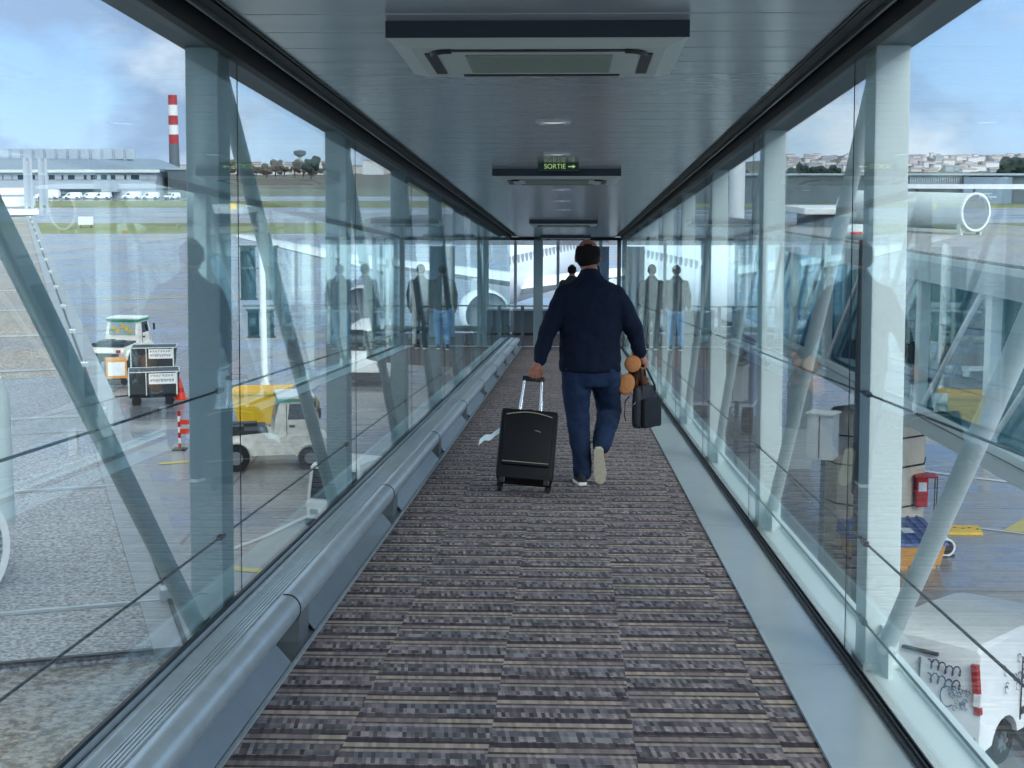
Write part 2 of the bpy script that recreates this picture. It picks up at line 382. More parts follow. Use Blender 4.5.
# side walls : columns, braces, beams, cables
COLY = [5.80 + 3.3 * k for k in range(-2, 9)]
for side, s, xg, xi, xo, mt in (('left', -1, XL, -1.325, -1.45, 'steel_shaded'), ('right', 1, XR, 1.118, 1.245, 'steel_paint')):
    wall = struct(empty('wall_' + side, T.copy(), kind='structure'))
    def part(name, mb, mtn, smooth=False): o = mb.build(name, mtn, parent=wall, smooth=smooth); return o
    x0, x1 = min(xi, xo), max(xi, xo)
    m = MB(); m.box((min(xg + s * .01, xo + s * .02), Y0, ZC), (max(xg + s * .01, xo + s * .02), Y1, ZC + .40))
    part('top_beam', m, 'beam')
    m = MB(); m.box((min(xg + s * .005, xo + s * .02), Y0, -.40), (max(xg + s * .005, xo + s * .02), Y1, 0)); m.box((min(xo, xo + s * .03), Y0, -.40), (max(xo, xo + s * .03), Y1, .025))
    part('bottom_beam', m, 'steel_paint' if s > 0 else 'steel_shaded')
    for cy in COLY:
        m = MB(); m.box((x0, cy, 0), (x1, cy + .20, ZC), bevel=.006); m.box((x0 - .01, cy - .02, 0), (x1 + .01, cy + .22, .02)); part('column', m, mt)
    for k in range(len(COLY) - 1):
        a, b = COLY[k] + .25, COLY[k + 1] - .10; xm = (xi + xo) / 2
        top, bot = Vector((xm, a, ZC - .02)), Vector((xm, b, .12)); d = (bot - top).normalized()
        m = MB(); m.cone(top, bot, .034, seg=16); m.cone(bot, bot + d * .05, .042, .02); m.box((xm - .008, b - .06, 0), (xm + .008, b + .12, .17)); m.ball(bot + d * .01, .045)
        part('diagonal_brace', m, mt, True)
    xc = xg + s * .03
    for zc in (1.04, .48, .18):
        m = MB(); m.cone((xc, Y0, zc), (xc, Y1, zc), .0045, seg=8)
        for cy in COLY: m.cone((xc, cy - .03, zc), (xc, cy + .03, zc), .012, seg=8); m.cone((xc, cy + .1, zc), (xc + s * .03, cy + .1, zc), .008, seg=8)
        part('cable', m, 'dark')
    # glass panes
    js = [6.03 + 3.3 * k for k in range(-2, 9)]
    js = [Y0] + [j for j in js if Y0 < j < Y1 - .3] + [Y1]
    for a, b in zip(js, js[1:]):
        m = MB(); m.box((min(xg, xg + s * .006), a + .002, .0), (max(xg, xg + s * .006), b - .002, ZC + .01))
        g = struct(m.build('window_1', 'glass', mw=T))
        m = MB(); m.box((min(xg, xg + s * .006) + .001, b - .0019, .0), (max(xg, xg + s * .006) - .001, b + .0019, ZC + .01)); m.build('seal', 'dark', parent=g)
for i, o in enumerate([o for o in bpy.data.objects if o.name.startswith('window_1')]): o.name = 'window_%d' % (i + 1)
# ------------------------------------------------------------------ crash rail on the left
rail = empty('crash_rail', at((-1.17, 6.0, 0), 0, T), 'long ribbed aluminium crash rail running along the foot of the left glass wall', 'rail')
ribs = []
x = -.055
while x < .008: ribs += [(x, .198), (x + .008, .198), (x + .0085, .191), (x + .0125, .191)]; x += .013
prof = [(-.115, .04)] + arc(-.085, .175, .034, 180, 70, 6) + ribs + arc(.035, .142, .058, 95, -95, 12) + [(.0, .075), (0, .04)]
ry = -7.9
edges = []
yb = 6.08 - 3.3 * 2
while yb < Y1: edges.append(yb); yb += 3.3
edges = [Y0] + [e for e in edges if e > Y0 + .2] + [Y1 - .1]
for a, b in zip(edges, edges[1:]):
    m = MB(); m.prism([(px, pz) for px, pz in prof], 'Y', a + .004 - 6.0, b - .004 - 6.0); m.build('rail_section', 'alu', parent=rail, smooth=True, angle=30)
    # box bracket at the joint
    m = MB(); m.box((.0, a + .01 - 6, .0), (.088, a + .22 - 6, .14), bevel=.003); m.build('bracket', 'kick', parent=rail)
    m = MB(); m.prism(arc(.035, .142, .061, 100, -60, 10) + arc(.035, .142, .050, -60, 100, 10), 'Y', a - .006 - 6, a + .006 - 6); m.build('joint_band', 'blackmetal', parent=rail)
    m = MB(); m.prism([(.110, .006), (.117, .006), (.036, .10), (.028, .10)], 'Y', a + .225 - 6, b - .33 - 6); m.build('kick_panel', 'kick', parent=rail)
# ------------------------------------------------------------------ ceiling air conditioners
def cassette(y, label):
    t = empty('air_conditioner', at((-.118, y, ZC), 0, T), label, 'air conditioner', 'ceiling cassette air conditioners')
    w, dpt = .508, .95
    m = MB(); m.loft([[(-w, .0, -.001), (w, .0, -.001), (w, dpt, -.001), (-w, dpt, -.001)], [(-w, 0, -.052), (w, 0, -.052), (w, dpt, -.052), (-w, dpt, -.052)],
                      [(-w + .07, .09, -.075), (w - .07, .09, -.075), (w - .07, dpt - .09, -.075), (-w + .07, dpt - .09, -.075)]])
    m.build('housing', 'cassette', parent=t)
    m = MB(); m.box((-w - .002, -.012, -.056), (w + .002, -.002, .0)); m.build('front_band', 'band', parent=t)
    m = MB(); m.box((-.26, .26, -.080), (.26, .70, -.076))
    for k in range(20): m.box((-.25, .27 + k * .021, -.084), (.25, .278 + k * .021, -.080))
    m.build('intake_grille', 'cassette_grille', parent=t)
    for (x0, y0, x1, y1) in ((-.30, .13, .30, .17), (-.30, .78, .30, .82), (-.40, .22, -.36, .74), (.36, .22, .40, .74)):
        m = MB(); m.box((x0, y0, -.079), (x1, y1, -.0745)); m.build('outlet_slot', 'black', parent=t)
    for sx in (-1, 1):
        m = MB(); m.tube([(sx * (.30 + .07 * math.sin(a)), .13 + .0 + .09 * (1 - math.cos(a)), -.079) for a in [i * PI / 2 / 6 for i in range(7)]], .012, 6); m.build('corner_slot', 'black', parent=t)
    return t
for y, lab in ((5.25, 'nearest white ceiling cassette air conditioner with dark front band at top of picture'),
               (12.3, 'second ceiling air conditioner with dark band, just behind the green exit sign'),
               (23.1, 'third ceiling air conditioner, small, above and beyond the man'),
               (31.3, 'farthest ceiling air conditioner, tiny, just above the door opening')): cassette(y, lab)
def spot(y, lab):
    t = empty('ceiling_spotlight', at((-.10, y, ZC), 0, T), lab, 'light', 'round spotlights recessed in the ceiling')
    m = MB(); m.lathe([(.075, -.001), (.098, -.001), (.098, -.006), (.088, -.012), (.075, -.004)], seg=28, ring=True); m.build('trim_ring', 'chrome', parent=t, smooth=True)
    m = MB(); m.lathe([(.001, -.010), (.04, -.008), (.074, -.002)], seg=20); m.build('lens', 'lamp', parent=t, smooth=True)
for y, lab in ((6.55, 'round spotlight right behind the nearest ceiling air conditioner'), (8.6, 'round spotlight second nearest in the ceiling row'),
               (10.8, 'round spotlight in the ceiling just before the exit sign'), (15.1, 'round spotlight first beyond the second air conditioner'),
               (17.3, 'round spotlight second beyond the second air conditioner'), (19.5, 'round spotlight third beyond the second air conditioner'), (26, 'round spotlight beyond the third air conditioner')): spot(y, lab)
# exit sign
es = empty('exit_sign', at((-.10, 11.65, ZC), 0, T), 'small green hanging exit sign reading SORTIE with an arrow', 'sign')
m = MB(); m.box((-.155, 0, -.056), (.155, .03, -.001), bevel=.003); m.build('sign_box', 'sign_green', parent=es)
def text(name, body, size, mt, parent, loc, rot, extrude=.002, align='CENTER', shear=0):
    cu = bpy.data.curves.new(name, 'FONT'); cu.body = body; cu.size = size; cu.extrude = extrude; cu.align_x = align; cu.align_y = 'CENTER'; cu.shear = shear
    to = bpy.data.objects.new(name + '_tmp', cu); C.objects.link(to)
    me = bpy.data.meshes.new_from_object(to.evaluated_get(bpy.context.evaluated_depsgraph_get()))
    bpy.data.objects.remove(to); o = bpy.data.objects.new(name, me); C.objects.link(o); me.materials.clear(); me.materials.append(M[mt])
    o.parent = parent; o.location = loc; o.rotation_euler = rot; return o
text('lettering', 'SORTIE', .05, 'sign_light', es, (-.025, -.003, -.028), (PI / 2, 0, 0))
m = MB(); m.box((.075, -.005, -.032), (.115, -.001, -.024)); m.prism([(.108, -.014), (.108, -.042), (.130, -.028)], 'Y', -.005, -.001); m.build('arrow', 'sign_light', parent=es)
# ------------------------------------------------------------------ far end : door frame and round lobby
e = struct(empty('door_1', at((0, Y1, 0), 0, T), kind='structure'))
m = MB(); m.box((-.80, -.05, 0), (-.60, .10, ZC), bevel=.01); m.build('door_post', 'steel_shaded', parent=e)
m = MB(); m.box((.98, -.05, 0), (1.06, .10, ZC)); m.build('door_post', 'dark', parent=e)
m = MB(); m.box((XL, -.05, ZC - .06), (XR, .10, ZC)); m.build('door_head', 'blackmetal', parent=e)
m = MB(); m.box((-1.28, -.10, .0), (XR, .14, .012)); m.build('threshold', 'alu', parent=e)
CX, CY, RR = -.35, 37.2, 4.4
def ring(a): a = math.radians(a); return (CX + RR * math.cos(a), CY + RR * math.sin(a))
m = MB(); m.lathe([(0.01, -.45), (RR + .15, -.45), (RR + .15, -.02), (.01, -.02)], (CX, CY, 0), seg=48); tb('floor_lobby', m, 'carpet')
m = MB(); m.lathe([(0.01, ZC + .02), (RR + .2, ZC + .02), (RR + .2, ZC + .5), (.01, ZC + .5)], (CX, CY, 0), seg=48); tb('ceiling_lobby', m, 'ceiling')
lw = struct(empty('wall_lobby', T.copy(), kind='structure'))
for a in range(-75, 256, 15):
    if -110 < a < -70: continue
    px, py = ring(a)
    m = MB(); m.box((px - .04, py - .04, 0), (px + .04, py + .04, ZC + .02)); m.build('mullion', 'steel_paint', parent=lw)
m = MB()
for a0 in range(-72, 252, 6):
    p, q = ring(a0), ring(a0 + 6)
    m.loft([[(p[0], p[1], 0), (q[0], q[1], 0), (q[0] * 1.0 + .0, q[1] + .012, 0), (p[0], p[1] + .012, 0)], [(p[0], p[1], ZC), (q[0], q[1], ZC), (q[0], q[1] + .012, ZC), (p[0], p[1] + .012, ZC)]])
m.build('curved_glass', 'glass', parent=lw)
for zc, r_, mt in ((.12, .09, 'alu'), (.72, .022, 'steel_paint')):
    m = MB(); m.tube([(CX + (RR - .12) * math.cos(math.radians(a)), CY + (RR - .12) * math.sin(math.radians(a)), zc) for a in range(-68, 249, 6)], r_, 8); m.build('curved_rail', mt, parent=lw, smooth=True)
for px, py, lab in ((-1.46 + .0, 32.6, None),): pass
for x_, y_, lab in ((-1.05, 33.6, 'right one of two slim grey guard posts at the far end'), (-1.42, 34.2, 'left one of two slim grey guard posts at the far end')):
    t = empty('guard_post', at((x_, y_, 0), 0, T), lab, 'post', 'guard posts at the lobby entrance')
    m = MB(); m.box((-.035, -.035, 0), (.035, .035, .86), bevel=.008); m.build('upright', 'beam', parent=t)
    m = MB(); m.box((-.07, -.07, -.001), (.07, .07, .012)); m.build('base_plate', 'dark', parent=t)
t = empty('lobby_counter', at((-.95, 40.4, -.02), .25, T), 'low dark cabinet with white top standing in the round lobby', 'cabinet')
m = MB(); m.box((-.6, -.25, .06), (.6, .25, .64), bevel=.02); m.build('body', 'beam', parent=t)
m = MB(); m.box((-.65, -.3, .64), (.65, .3, .69), bevel=.01); m.build('worktop', 'white', parent=t)
m = MB(); m.box((-.55, -.2, 0), (.55, .2, .06)); m.build('plinth', 'black', parent=t)
t = empty('folding_canopy', at((.62, 38.8, -.02), 0, T), 'lavender grey pleated canopy wall behind the man in the round lobby', 'canopy')
zig = []
for k in range(10): zig.append((-.30 + k * .07, .0 if k % 2 else .05))
m = MB(); m.prism(zig + [(x_, y_ + .03) for x_, y_ in reversed(zig)], 'Z', 0, 2.28); m.build('pleats', 'screen', parent=t)
# ================================================================== PEOPLE
def remesh(o, vox, smooth_it=4, sub=False):
    r = o.modifiers.new('remesh', 'REMESH'); r.mode = 'VOXEL'; r.voxel_size = vox; r.use_smooth_shade = True
    s = o.modifiers.new('smooth', 'SMOOTH'); s.factor = .6; s.iterations = smooth_it
    return o
def hand_bar(m, c, axis, out, down, side):
    """fist round a bar through c along axis; out = side the knuckles are on, down = where the fingertips go, side = +1/-1 the thumb end"""
    c, axis, out, down = Vector(c), Vector(axis).normalized(), Vector(out).normalized(), Vector(down).normalized()
    for i, (L, r) in enumerate(((1.0, .0090), (1.08, .0093), (1.0, .0090), (.82, .0080))):
        o = axis * side * (.033 - i * .0222)
        k = c + o - out * .0 - down * .030
        p = [k + out * .012, k + out * .030 * L + down * .012, c + o + out * .027 * L + down * .016 * L, c + o + out * .004 + down * .030 * L, c + o - out * .012 + down * .018 * L]
        m.limb([(p[0], r * 1.1), (p[1], r * 1.05), (p[2], r), (p[3], r * .92), (p[4], r * .85)], 10)
    t0 = c + axis * side * .040 - down * .045 - out * .012
    m.limb([(t0, .015), (c + axis * side * .050 - out * .026 - down * .012, .0125), (c + axis * side * .036 - out * .026 + down * .016, .011), (c + axis * side * .016 - out * .018 + down * .030, .0095)], 10)
def rings(spec, k=20):
    """elliptic rings [(x, y, z, halfwidth, halfdepth)]"""
    return [[Vector((x + a * math.cos(t * 2 * PI / k), y + b * math.sin(t * 2 * PI / k) * (1 if math.sin(t * 2 * PI / k) > 0 else 1), z)) for t in range(k)] for x, y, z, a, b in spec]
def head(m, c, face=1):
    c = Vector(c)
    m.ball(c + Vector((0, -.012, .018)), 1, (.079, .098, .102), 24)          # skull
    m.ball(c + Vector((0, .028, -.045)), 1, (.060, .066, .074), 20)          # jaw and face
    m.ball(c + Vector((0, .078, -.088)), 1, (.026, .022, .022), 12)          # chin
    m.cone(c + Vector((0, .090, .015)), c + Vector((0, .112, -.025)), .009, .016, 10); m.ball(c + Vector((0, .109, -.028)), .015, seg=10)   # nose
    for s in (-1, 1):
        m.ball(c + Vector((s * .030, .084, .024)), 1, (.020, .010, .008), 10)  # brow
        m.ball(c + Vector((s * .036, .072, -.020)), 1, (.020, .016, .016), 10) # cheek
        m.ball(c + Vector((s * .083, -.002, -.012)), 1, (.011, .022, .034), 12, Matrix.Rotation(s * .25, 3, 'Z'))   # ear
        m.ball(c + Vector((s * .079, .012, -.036)), 1, (.007, .010, .012), 8)
    m.ball(c + Vector((0, .094, -.052)), 1, (.024, .010, .006), 10); m.ball(c + Vector((0, .092, -.062)), 1, (.020, .010, .007), 10)   # lips
def eyes(parent, c):
    c = Vector(c)
    for s in (-1, 1):
        m = MB(); m.ball(c + Vector((s * .030, .084, .004)), .0115, seg=12); m.build('eye', 'white', parent=parent, smooth=True)
        m = MB(); m.ball(c + Vector((s * .030, .0935, .004)), .005, seg=8); m.build('iris', 'hair', parent=parent)
def hair(parent, c, bald, colour='hair', long=0.0):
    m = MB(); c = Vector(c)
    r = bmesh.ops.create_uvsphere(m.b, u_segments=32, v_segments=24, radius=1, matrix=Matrix.Translation(c + Vector((0, -.014, .016))) @ Matrix.Diagonal((.085, .105, .108, 1)))
    kill = []
    for v in m.b.verts:
        p = v.co - c; kz = p.z
        if p.y > .035 + max(0, p.z) * .45: kill.append(v)
        elif kz < -.070 - long: kill.append(v)
        elif p.y > .012 and kz < -.005: kill.append(v)
        elif bald and kz > .050 and (p.x ** 2 / .0058 + (p.y - .0) ** 2 / .0092) < 1: kill.append(v)
    bmesh.ops.delete(m.b, geom=kill, context='VERTS')
    o = m.build('hair', colour, parent=parent, smooth=True, angle=180)
    s = o.modifiers.new('solid', 'SOLIDIFY'); s.thickness = .010; s.offset = 0
    return o
def shoe(parent, name, mt, sole_mt, mw):
    """shoe along +Y, heel at origin, sole down; mw places it in the person's frame"""
    out = [(-.034, .01), (-.036, .07), (-.042, .14), (-.046, .20), (-.036, .26), (-.012, .285), (.014, .285), (.034, .262), (.044, .20), (.036, .13), (.033, .07), (.032, .01), (.018, -.012), (-.02, -.012)]
    m = MB(); m.loft([[(x, y, 0) for x, y in out], [(x * 1.04, y * 1.01, .012) for x, y in out], [(x, y, .022) for x, y in out]])
    s = m.build('sole', sole_mt, mw=None); s.parent = None
    m = MB()
    def scaled(f, g, z, y0=0): return [(x * f, y0 + (y - y0) * g, z + max(0, .0) ) for x, y in out]
    m.loft([scaled(.96, .985, .018), scaled(.98, .98, .045), scaled(.86, .80, .070), scaled(.80, .50, .092), scaled(.82, .42, .110)])
    u = m.build('upper', mt, smooth=True, angle=60)
    root = bpy.data.objects.new(name, None); C.objects.link(root)
    u.name = name; bpy.data.objects.remove(root)
    u.parent = parent; u.matrix_parent_inverse = Matrix(); u.matrix_basis = mw
    s.parent = u
    return u
# ------------------------------------------------------------------ the man with the suitcase
man = empty('person', at((.14, 11.0, 0), 0, T), 'person in navy jacket and blue jeans walking away, pulling a suitcase and carrying a bag', 'person')
HC = Vector((-.022, .035, 1.625))
LH, RH = Vector((-.390, -.225, .790)), Vector((.375, .13, .845))
m = MB(); head(m, HC)
m.limb([((-.012, .005, 1.56), .056), ((-.004, -.012, 1.50), .060), ((0, -.01, 1.44), .075)])
m.loft(rings([(0, 0, .86, .12, .08), (0, 0, 1.0, .145, .095), (0, 0, 1.2, .165, .105), (0, 0, 1.36, .17, .10), (0, 0, 1.43, .10, .07)]))
m.limb([((-.175, 0, 1.355), .050), ((-.284, -.045, 1.13), .043), ((-.362, -.165, .885), .029), ((-.375, -.195, .845), .030)])
m.limb([((.170, 0, 1.355), .050), ((.300, .0, 1.125), .043), ((.360, .105, .925), .029), ((.368, .125, .895), .028)])
m.limb([((-.38, -.200, .835), .031), ((-.392, -.212, .812), .028), ((-.372, -.205, .825), .027), ((-.408, -.205, .825), .026)])
m.limb([((.372, .128, .885), .030), ((.384, .105, .872), .025), ((.384, .150, .872), .025)])
hand_bar(m, LH, (1, 0, 0), (0, -1, .1), (0, 0, -1), 1)
hand_bar(m, RH, (0, 1, 0), (1, 0, .1), (0, 0, -1), 1)
m.limb([((-.085, 0, .88), .09), ((-.085, .01, .50), .055), ((-.048, -.03, .12), .038), ((-.05, .04, .06), .035)])
m.limb([((.095, 0, .88), .09), ((.145, .25, .50), .055), ((.085, -.075, .285), .038), ((.078, -.055, .20), .034)])
remesh(m.build('body', 'skin', parent=man, smooth=True), .0042, 2)
hair(man, HC, True)
eyes(man, HC)
m = MB()
m.loft(rings([(.0, .0, .800, .205, .135), (.0, .0, .812, .218, .148), (.0, .0, .845, .222, .150), (.0, 0, .87, .226, .150), (0, 0, 1.0, .216, .142), (0, 0, 1.15, .222, .142), (0, -.005, 1.27, .236, .145), (0, -.008, 1.36, .235, .130), (0, -.010, 1.42, .185, .105), (-.002, -.012, 1.465, .105, .082), (-.004, -.010, 1.505, .074, .070), (-.006, -.008, 1.535, .068, .068)], 28))
m.limb([((-.178, -.005, 1.345), .080), ((-.232, -.02, 1.25), .073), ((-.286, -.045, 1.13), .066), ((-.330, -.11, 1.0), .057), ((-.358, -.160, .905), .049), ((-.364, -.170, .885), .041)])
m.limb([((.175, -.005, 1.345), .080), ((.240, -.0, 1.25), .073), ((.302, .0, 1.125), .067), ((.335, .05, 1.02), .058), ((.357, .10, .945), .049), ((.362, .107, .925), .041)])
jk = remesh(m.build('jacket', 'jacket', parent=man, smooth=True), .009, 5)
tx = bpy.data.textures.new('folds', 'CLOUDS'); tx.noise_scale = .09
d = jk.modifiers.new('folds', 'DISPLACE'); d.texture = tx; d.strength = .028; d.mid_level = .5; d.texture_coords = 'LOCAL'
m = MB()
m.loft(rings([(.0, 0, .70, .150, .11), (.0, 0, .80, .198, .132), (.0, 0, .88, .195, .13), (0, 0, .93, .18, .12)], 24))
m.limb([((-.092, .0, .82), .118), ((-.095, .008, .66), .106), ((-.088, .014, .50), .086), ((-.072, -.005, .32), .076), ((-.052, -.025, .155), .067), ((-.050, -.03, .085), .066)])
m.limb([((.098, .0, .82), .118), ((.122, .12, .66), .104), ((.145, .245, .51), .090), ((.118, .10, .40), .083), ((.095, -.01, .325), .072), ((.084, -.062, .282), .064)])
jn = remesh(m.build('jeans', 'jeans', parent=man, smooth=True), .010, 5)
tx2 = bpy.data.textures.new('jean_folds', 'CLOUDS'); tx2.noise_scale = .07
d = jn.modifiers.new('folds', 'DISPLACE'); d.texture = tx2; d.strength = .020; d.mid_level = .5; d.texture_coords = 'LOCAL'
shoe(man, 'shoe', 'shoe', 'white_sole', Matrix.Translation((-.052, -.085, 0)) @ Matrix.Rotation(.10, 4, 'Z'))
shoe(man, 'shoe', 'shoe', 'sole', Matrix.Translation((.062, -.150, .262)) @ Matrix.Rotation(math.radians(-4), 4, 'Y') @ Matrix.Rotation(math.radians(-66), 4, 'X') @ Matrix.Rotation(0, 4, 'Z'))
# ------------------------------------------------------------------ two people at the far end
def stander(x, y, rz, label, top, trousers, height=1.75, bald=False, step=.12):
    p = empty('person', at((x, y, 0), rz, T), label, 'person'); k = height / 1.75
    hc = Vector((0, .02, 1.63))
    m = MB(); head(m, hc); m.limb([((0, 0, 1.56), .056), ((0, -.01, 1.44), .07)])
    m.loft(rings([(0, 0, .86, .12, .08), (0, 0, 1.2, .165, .10), (0, 0, 1.40, .15, .09)]))
    for s in (-1, 1):
        m.limb([((s * .175, 0, 1.35), .048), ((s * .25, -.02, 1.12), .042), ((s * .26, .05 * s + .03, .87), .028), ((s * .26, .05 * s + .05, .83), .033)])
        hx = Vector((s * .262, .05 * s + .06, .80))
        for i in range(4): m.limb([(hx + Vector((0, -.028 + .019 * i, 0)), .010), (hx + Vector((-s * .008, -.028 + .019 * i, -.045)), .0095), (hx + Vector((-s * .028, -.028 + .019 * i, -.072 + .004 * i)), .008)], 8)
        m.limb([(hx + Vector((-s * .01, .035, .02)), .012), (hx + Vector((-s * .022, .05, -.02)), .010), (hx + Vector((-s * .03, .045, -.045)), .009)], 8)
        m.limb([((s * .09, 0, .88), .085), ((s * .10, s * step * .5, .50), .05), ((s * .10, s * step, .10), .036), ((s * .10, s * step + .08, .05), .034)])
    remesh(m.build('body', 'skin', parent=p, smooth=True), .008, 2); hair(p, hc, bald); eyes(p, hc)
    m = MB(); m.loft(rings([(0, 0, .80, .19, .13), (0, 0, 1.0, .20, .13), (0, 0, 1.2, .215, .135), (0, 0, 1.36, .22, .12), (0, -.01, 1.44, .13, .09), (0, -.01, 1.52, .07, .068)], 24))
    for s in (-1, 1): m.limb([((s * .18, 0, 1.36), .078), ((s * .25, -.02, 1.12), .062), ((s * .26, .05 * s + .03, .88), .046)])
    remesh(m.build('jacket', top, parent=p, smooth=True), .012, 4)
    m = MB(); m.loft(rings([(0, 0, .74, .14, .11), (0, 0, .84, .18, .12), (0, 0, .92, .17, .115)]))
    for s in (-1, 1): m.limb([((s * .09, 0, .82), .105), ((s * .10, s * step * .5, .50), .082), ((s * .10, s * step, .08), .062)])
    remesh(m.build('trousers', trousers, parent=p, smooth=True), .012, 4)
    for s in (-1, 1): shoe(p, 'shoe', 'shoe', 'white_sole', Matrix.Translation((s * .10, s * step - .06, 0)))
    return p
stander(.02, 31.6, 0, 'person in dark olive jacket and light blue jeans walking ahead, partly behind the man', 'olive', 'light_jeans', bald=True)
stander(.50, 31.9, .15, 'person in charcoal coat and dark trousers at the far door, hidden behind the man', 'charcoal', 'charcoal', step=.06)
# ------------------------------------------------------------------ suitcase
base = T @ Matrix.Translation((-.318, 10.50, 0)) @ Matrix.Rotation(math.radians(4.5), 4, 'Y') @ Matrix.Rotation(math.radians(-21), 4, 'X')
su = empty('suitcase', base, 'black wheeled cabin suitcase tilted and pulled along the carpet by the man', 'suitcase')
m = MB(); m.box((-.195, -.235, .055), (.195, -.015, .535), bevel=.032); m.box((-.185, -.228, .045), (.185, -.02, .10), bevel=.012)
m.build('shell', 'case', parent=su, smooth=True, angle=50)
m = MB(); m.box((-.165, -.262, .13), (.165, -.225, .50), bevel=.018); m.build('front_pocket', 'case', parent=su, smooth=True, angle=50)
m = MB(); m.tube([(-.155 + .31 * i / 12, -.266, .475 + .025 * math.sin(PI * i / 12)) for i in range(13)], .0035, 6); m.build('piping', 'piping', parent=su)
m = MB(); m.tube([(-.155 + .31 * i / 12, -.266, .150 - .0 * i) for i in range(13)], .0028, 6); m.build('piping', 'piping', parent=su)
m = MB(); m.tube([(.045 + .04 * i / 5, -.266, .375 - .010 * (i / 5) ** 2) for i in range(6)], .0035, 6); m.build('badge', 'chrome', parent=su)
for s in (-1, 1):
    m = MB(); m.cone((s * .075 - .002, -.032, .52), (s * .060, -.032, .80), .0105, seg=12); m.cone((s * .075 - .002, -.032, .50), (s * .069, -.032, .65), .0135, seg=12); m.build('handle_tube', 'chrome', parent=su, smooth=True)
    m = MB(); m.cone((s * .165 - .014, 0, .027), (s * .165 + .014, 0, .027), .027, seg=20); m.box((s * .165 - .022, -.03, .03), (s * .165 + .022, .008, .075), bevel=.004); m.build('wheel', 'tyre', parent=su)
    m = MB(); m.box((s * .15 - .02, -.225, .012), (s * .15 + .02, -.195, .06), bevel=.005); m.build('foot', 'black', parent=su)
m = MB(); m.box((-.078, -.048, .792), (.078, -.018, .826), bevel=.009); m.build('grip', 'black', parent=su, smooth=True, angle=50)
m = MB(); m.tube([(-.05 + .1 * i / 8, -.12, .535 + .022 * math.sin(PI * i / 8)) for i in range(9)], .008, 8); m.build('top_handle', 'black', parent=su, smooth=True)
m = MB()
wv = [(-.195 - .135 * i / 8, -.18 + .01 * math.sin(i * 1.1), .355 - .085 * (i / 8) ** .8 + .010 * math.sin(i * 1.3)) for i in range(9)]
m.loft([[(x, y - .004, z_), (x + .004, y - .004, z_ + .042), (x + .004, y - .001, z_ + .042), (x, y - .001, z_)] for x, y, z_ in wv]); m.build('paper_tag', 'paper', parent=su)
# ------------------------------------------------------------------ shoulder bag and plush toy
bm_ = T @ Matrix.Translation((.535, 11.13, .385)) @ Matrix.Rotation(math.radians(-42), 4, 'Z')
bg_ = empty('briefcase', bm_, 'black soft briefcase with loop handles hanging from the right hand of the man', 'bag')
m = MB(); m.loft(rings([(0, 0, .005, .058, .125), (0, 0, .03, .065, .136), (0, 0, .16, .068, .136), (0, 0, .26, .060, .130), (0, 0, .305, .042, .118), (0, 0, .318, .02, .10)], 8))
q = m.b; bo = None
b_ = m.build('bag_body', 'bagcloth', parent=bg_, smooth=True, angle=60); md = b_.modifiers.new('round', 'SUBSURF'); md.levels = md.render_levels = 2; md.subdivision_type = 'CATMULL_CLARK'
m = MB(); m.box((.045, -.095, .02), (.082, .100, .225), bevel=.016); m.build('front_pocket', 'charcoal', parent=bg_, smooth=True, angle=50)
hl = bm_.inverted() @ (T @ Vector((.14 + RH.x, 11.0 + RH.y, RH.z - .004)))
for s in (-1, 1):
    pts = [(s * .038, -.075, .24), (s * .040, -.07, .31), tuple(hl + Vector((s * .006, -.03, .0))), tuple(hl + Vector((s * .006, .03, .0))), (s * .040, .07, .31), (s * .038, .075, .24)]
    P_ = [Vector(p) for p in pts]; sm = []
    for i in range(len(P_) - 1):
        for k in range(5): sm.append(P_[i].lerp(P_[i + 1], k / 5))
    sm.append(P_[-1]); sm = [sm[0]] + [(sm[i - 1] + sm[i] * 2 + sm[i + 1]) / 4 for i in range(1, len(sm) - 1)] + [sm[-1]]
    m = MB(); m.tube(sm, .0075, 8); m.build('handle', 'black', parent=bg_, smooth=True)
m = MB(); m.tube([(-.03 + .06 * i / 6, -.139, .20 - .022 * math.sin(PI * i / 6)) for i in range(7)], .004, 6); m.build('ring_buckle', 'chrome', parent=bg_)
m = MB(); m.tube([(-.04, -.125, .24), (-.065, -.14, .20), (-.07, -.14, .10), (-.058, -.135, .06)], .005, 6); m.build('side_strap', 'black', parent=bg_)
pm = T @ Matrix.Translation((.445, 11.16, .70))
pl = empty('plush_toy', pm, 'brown plush toy with round tan feet tucked between the briefcase handles and the leg', 'plush toy')
m = MB(); m.limb([((.03, .06, .02), .062), ((.035, .10, .12), .058)]); m.ball((.05, .16, .17), .055); m.limb([((.02, .20, .215), .014), ((.05, .16, .17), .03), ((.085, .19, .215), .014)])
m.limb([((.02, .04, -.0), .045), ((-.04, -.06, .015), .050)]); m.limb([((.03, .06, .10), .042), ((.0, -.05, .150), .046)])
m.limb([((.06, .08, .08), .03), ((.085, -.02, .02), .030)])
remesh(m.build('body', 'plush', parent=pl, smooth=True), .007, 2)
for c_, sx, sz in (((-.045, -.108, .012), .060, .078), ((.0, -.094, .158), .060, .062)):
    m = MB(); m.ball(c_, 1, (sx, .022, sz), 20, Matrix.Rotation(.25, 3, 'Y')); m.build('foot_pad', 'plush_tan', parent=pl, smooth=True)
for e_ in ((.02, .20, .215), (.085, .19, .215)): m = MB(); m.ball(e_, .02, seg=10); m.build('ear', 'plush_tan', parent=pl, smooth=True)
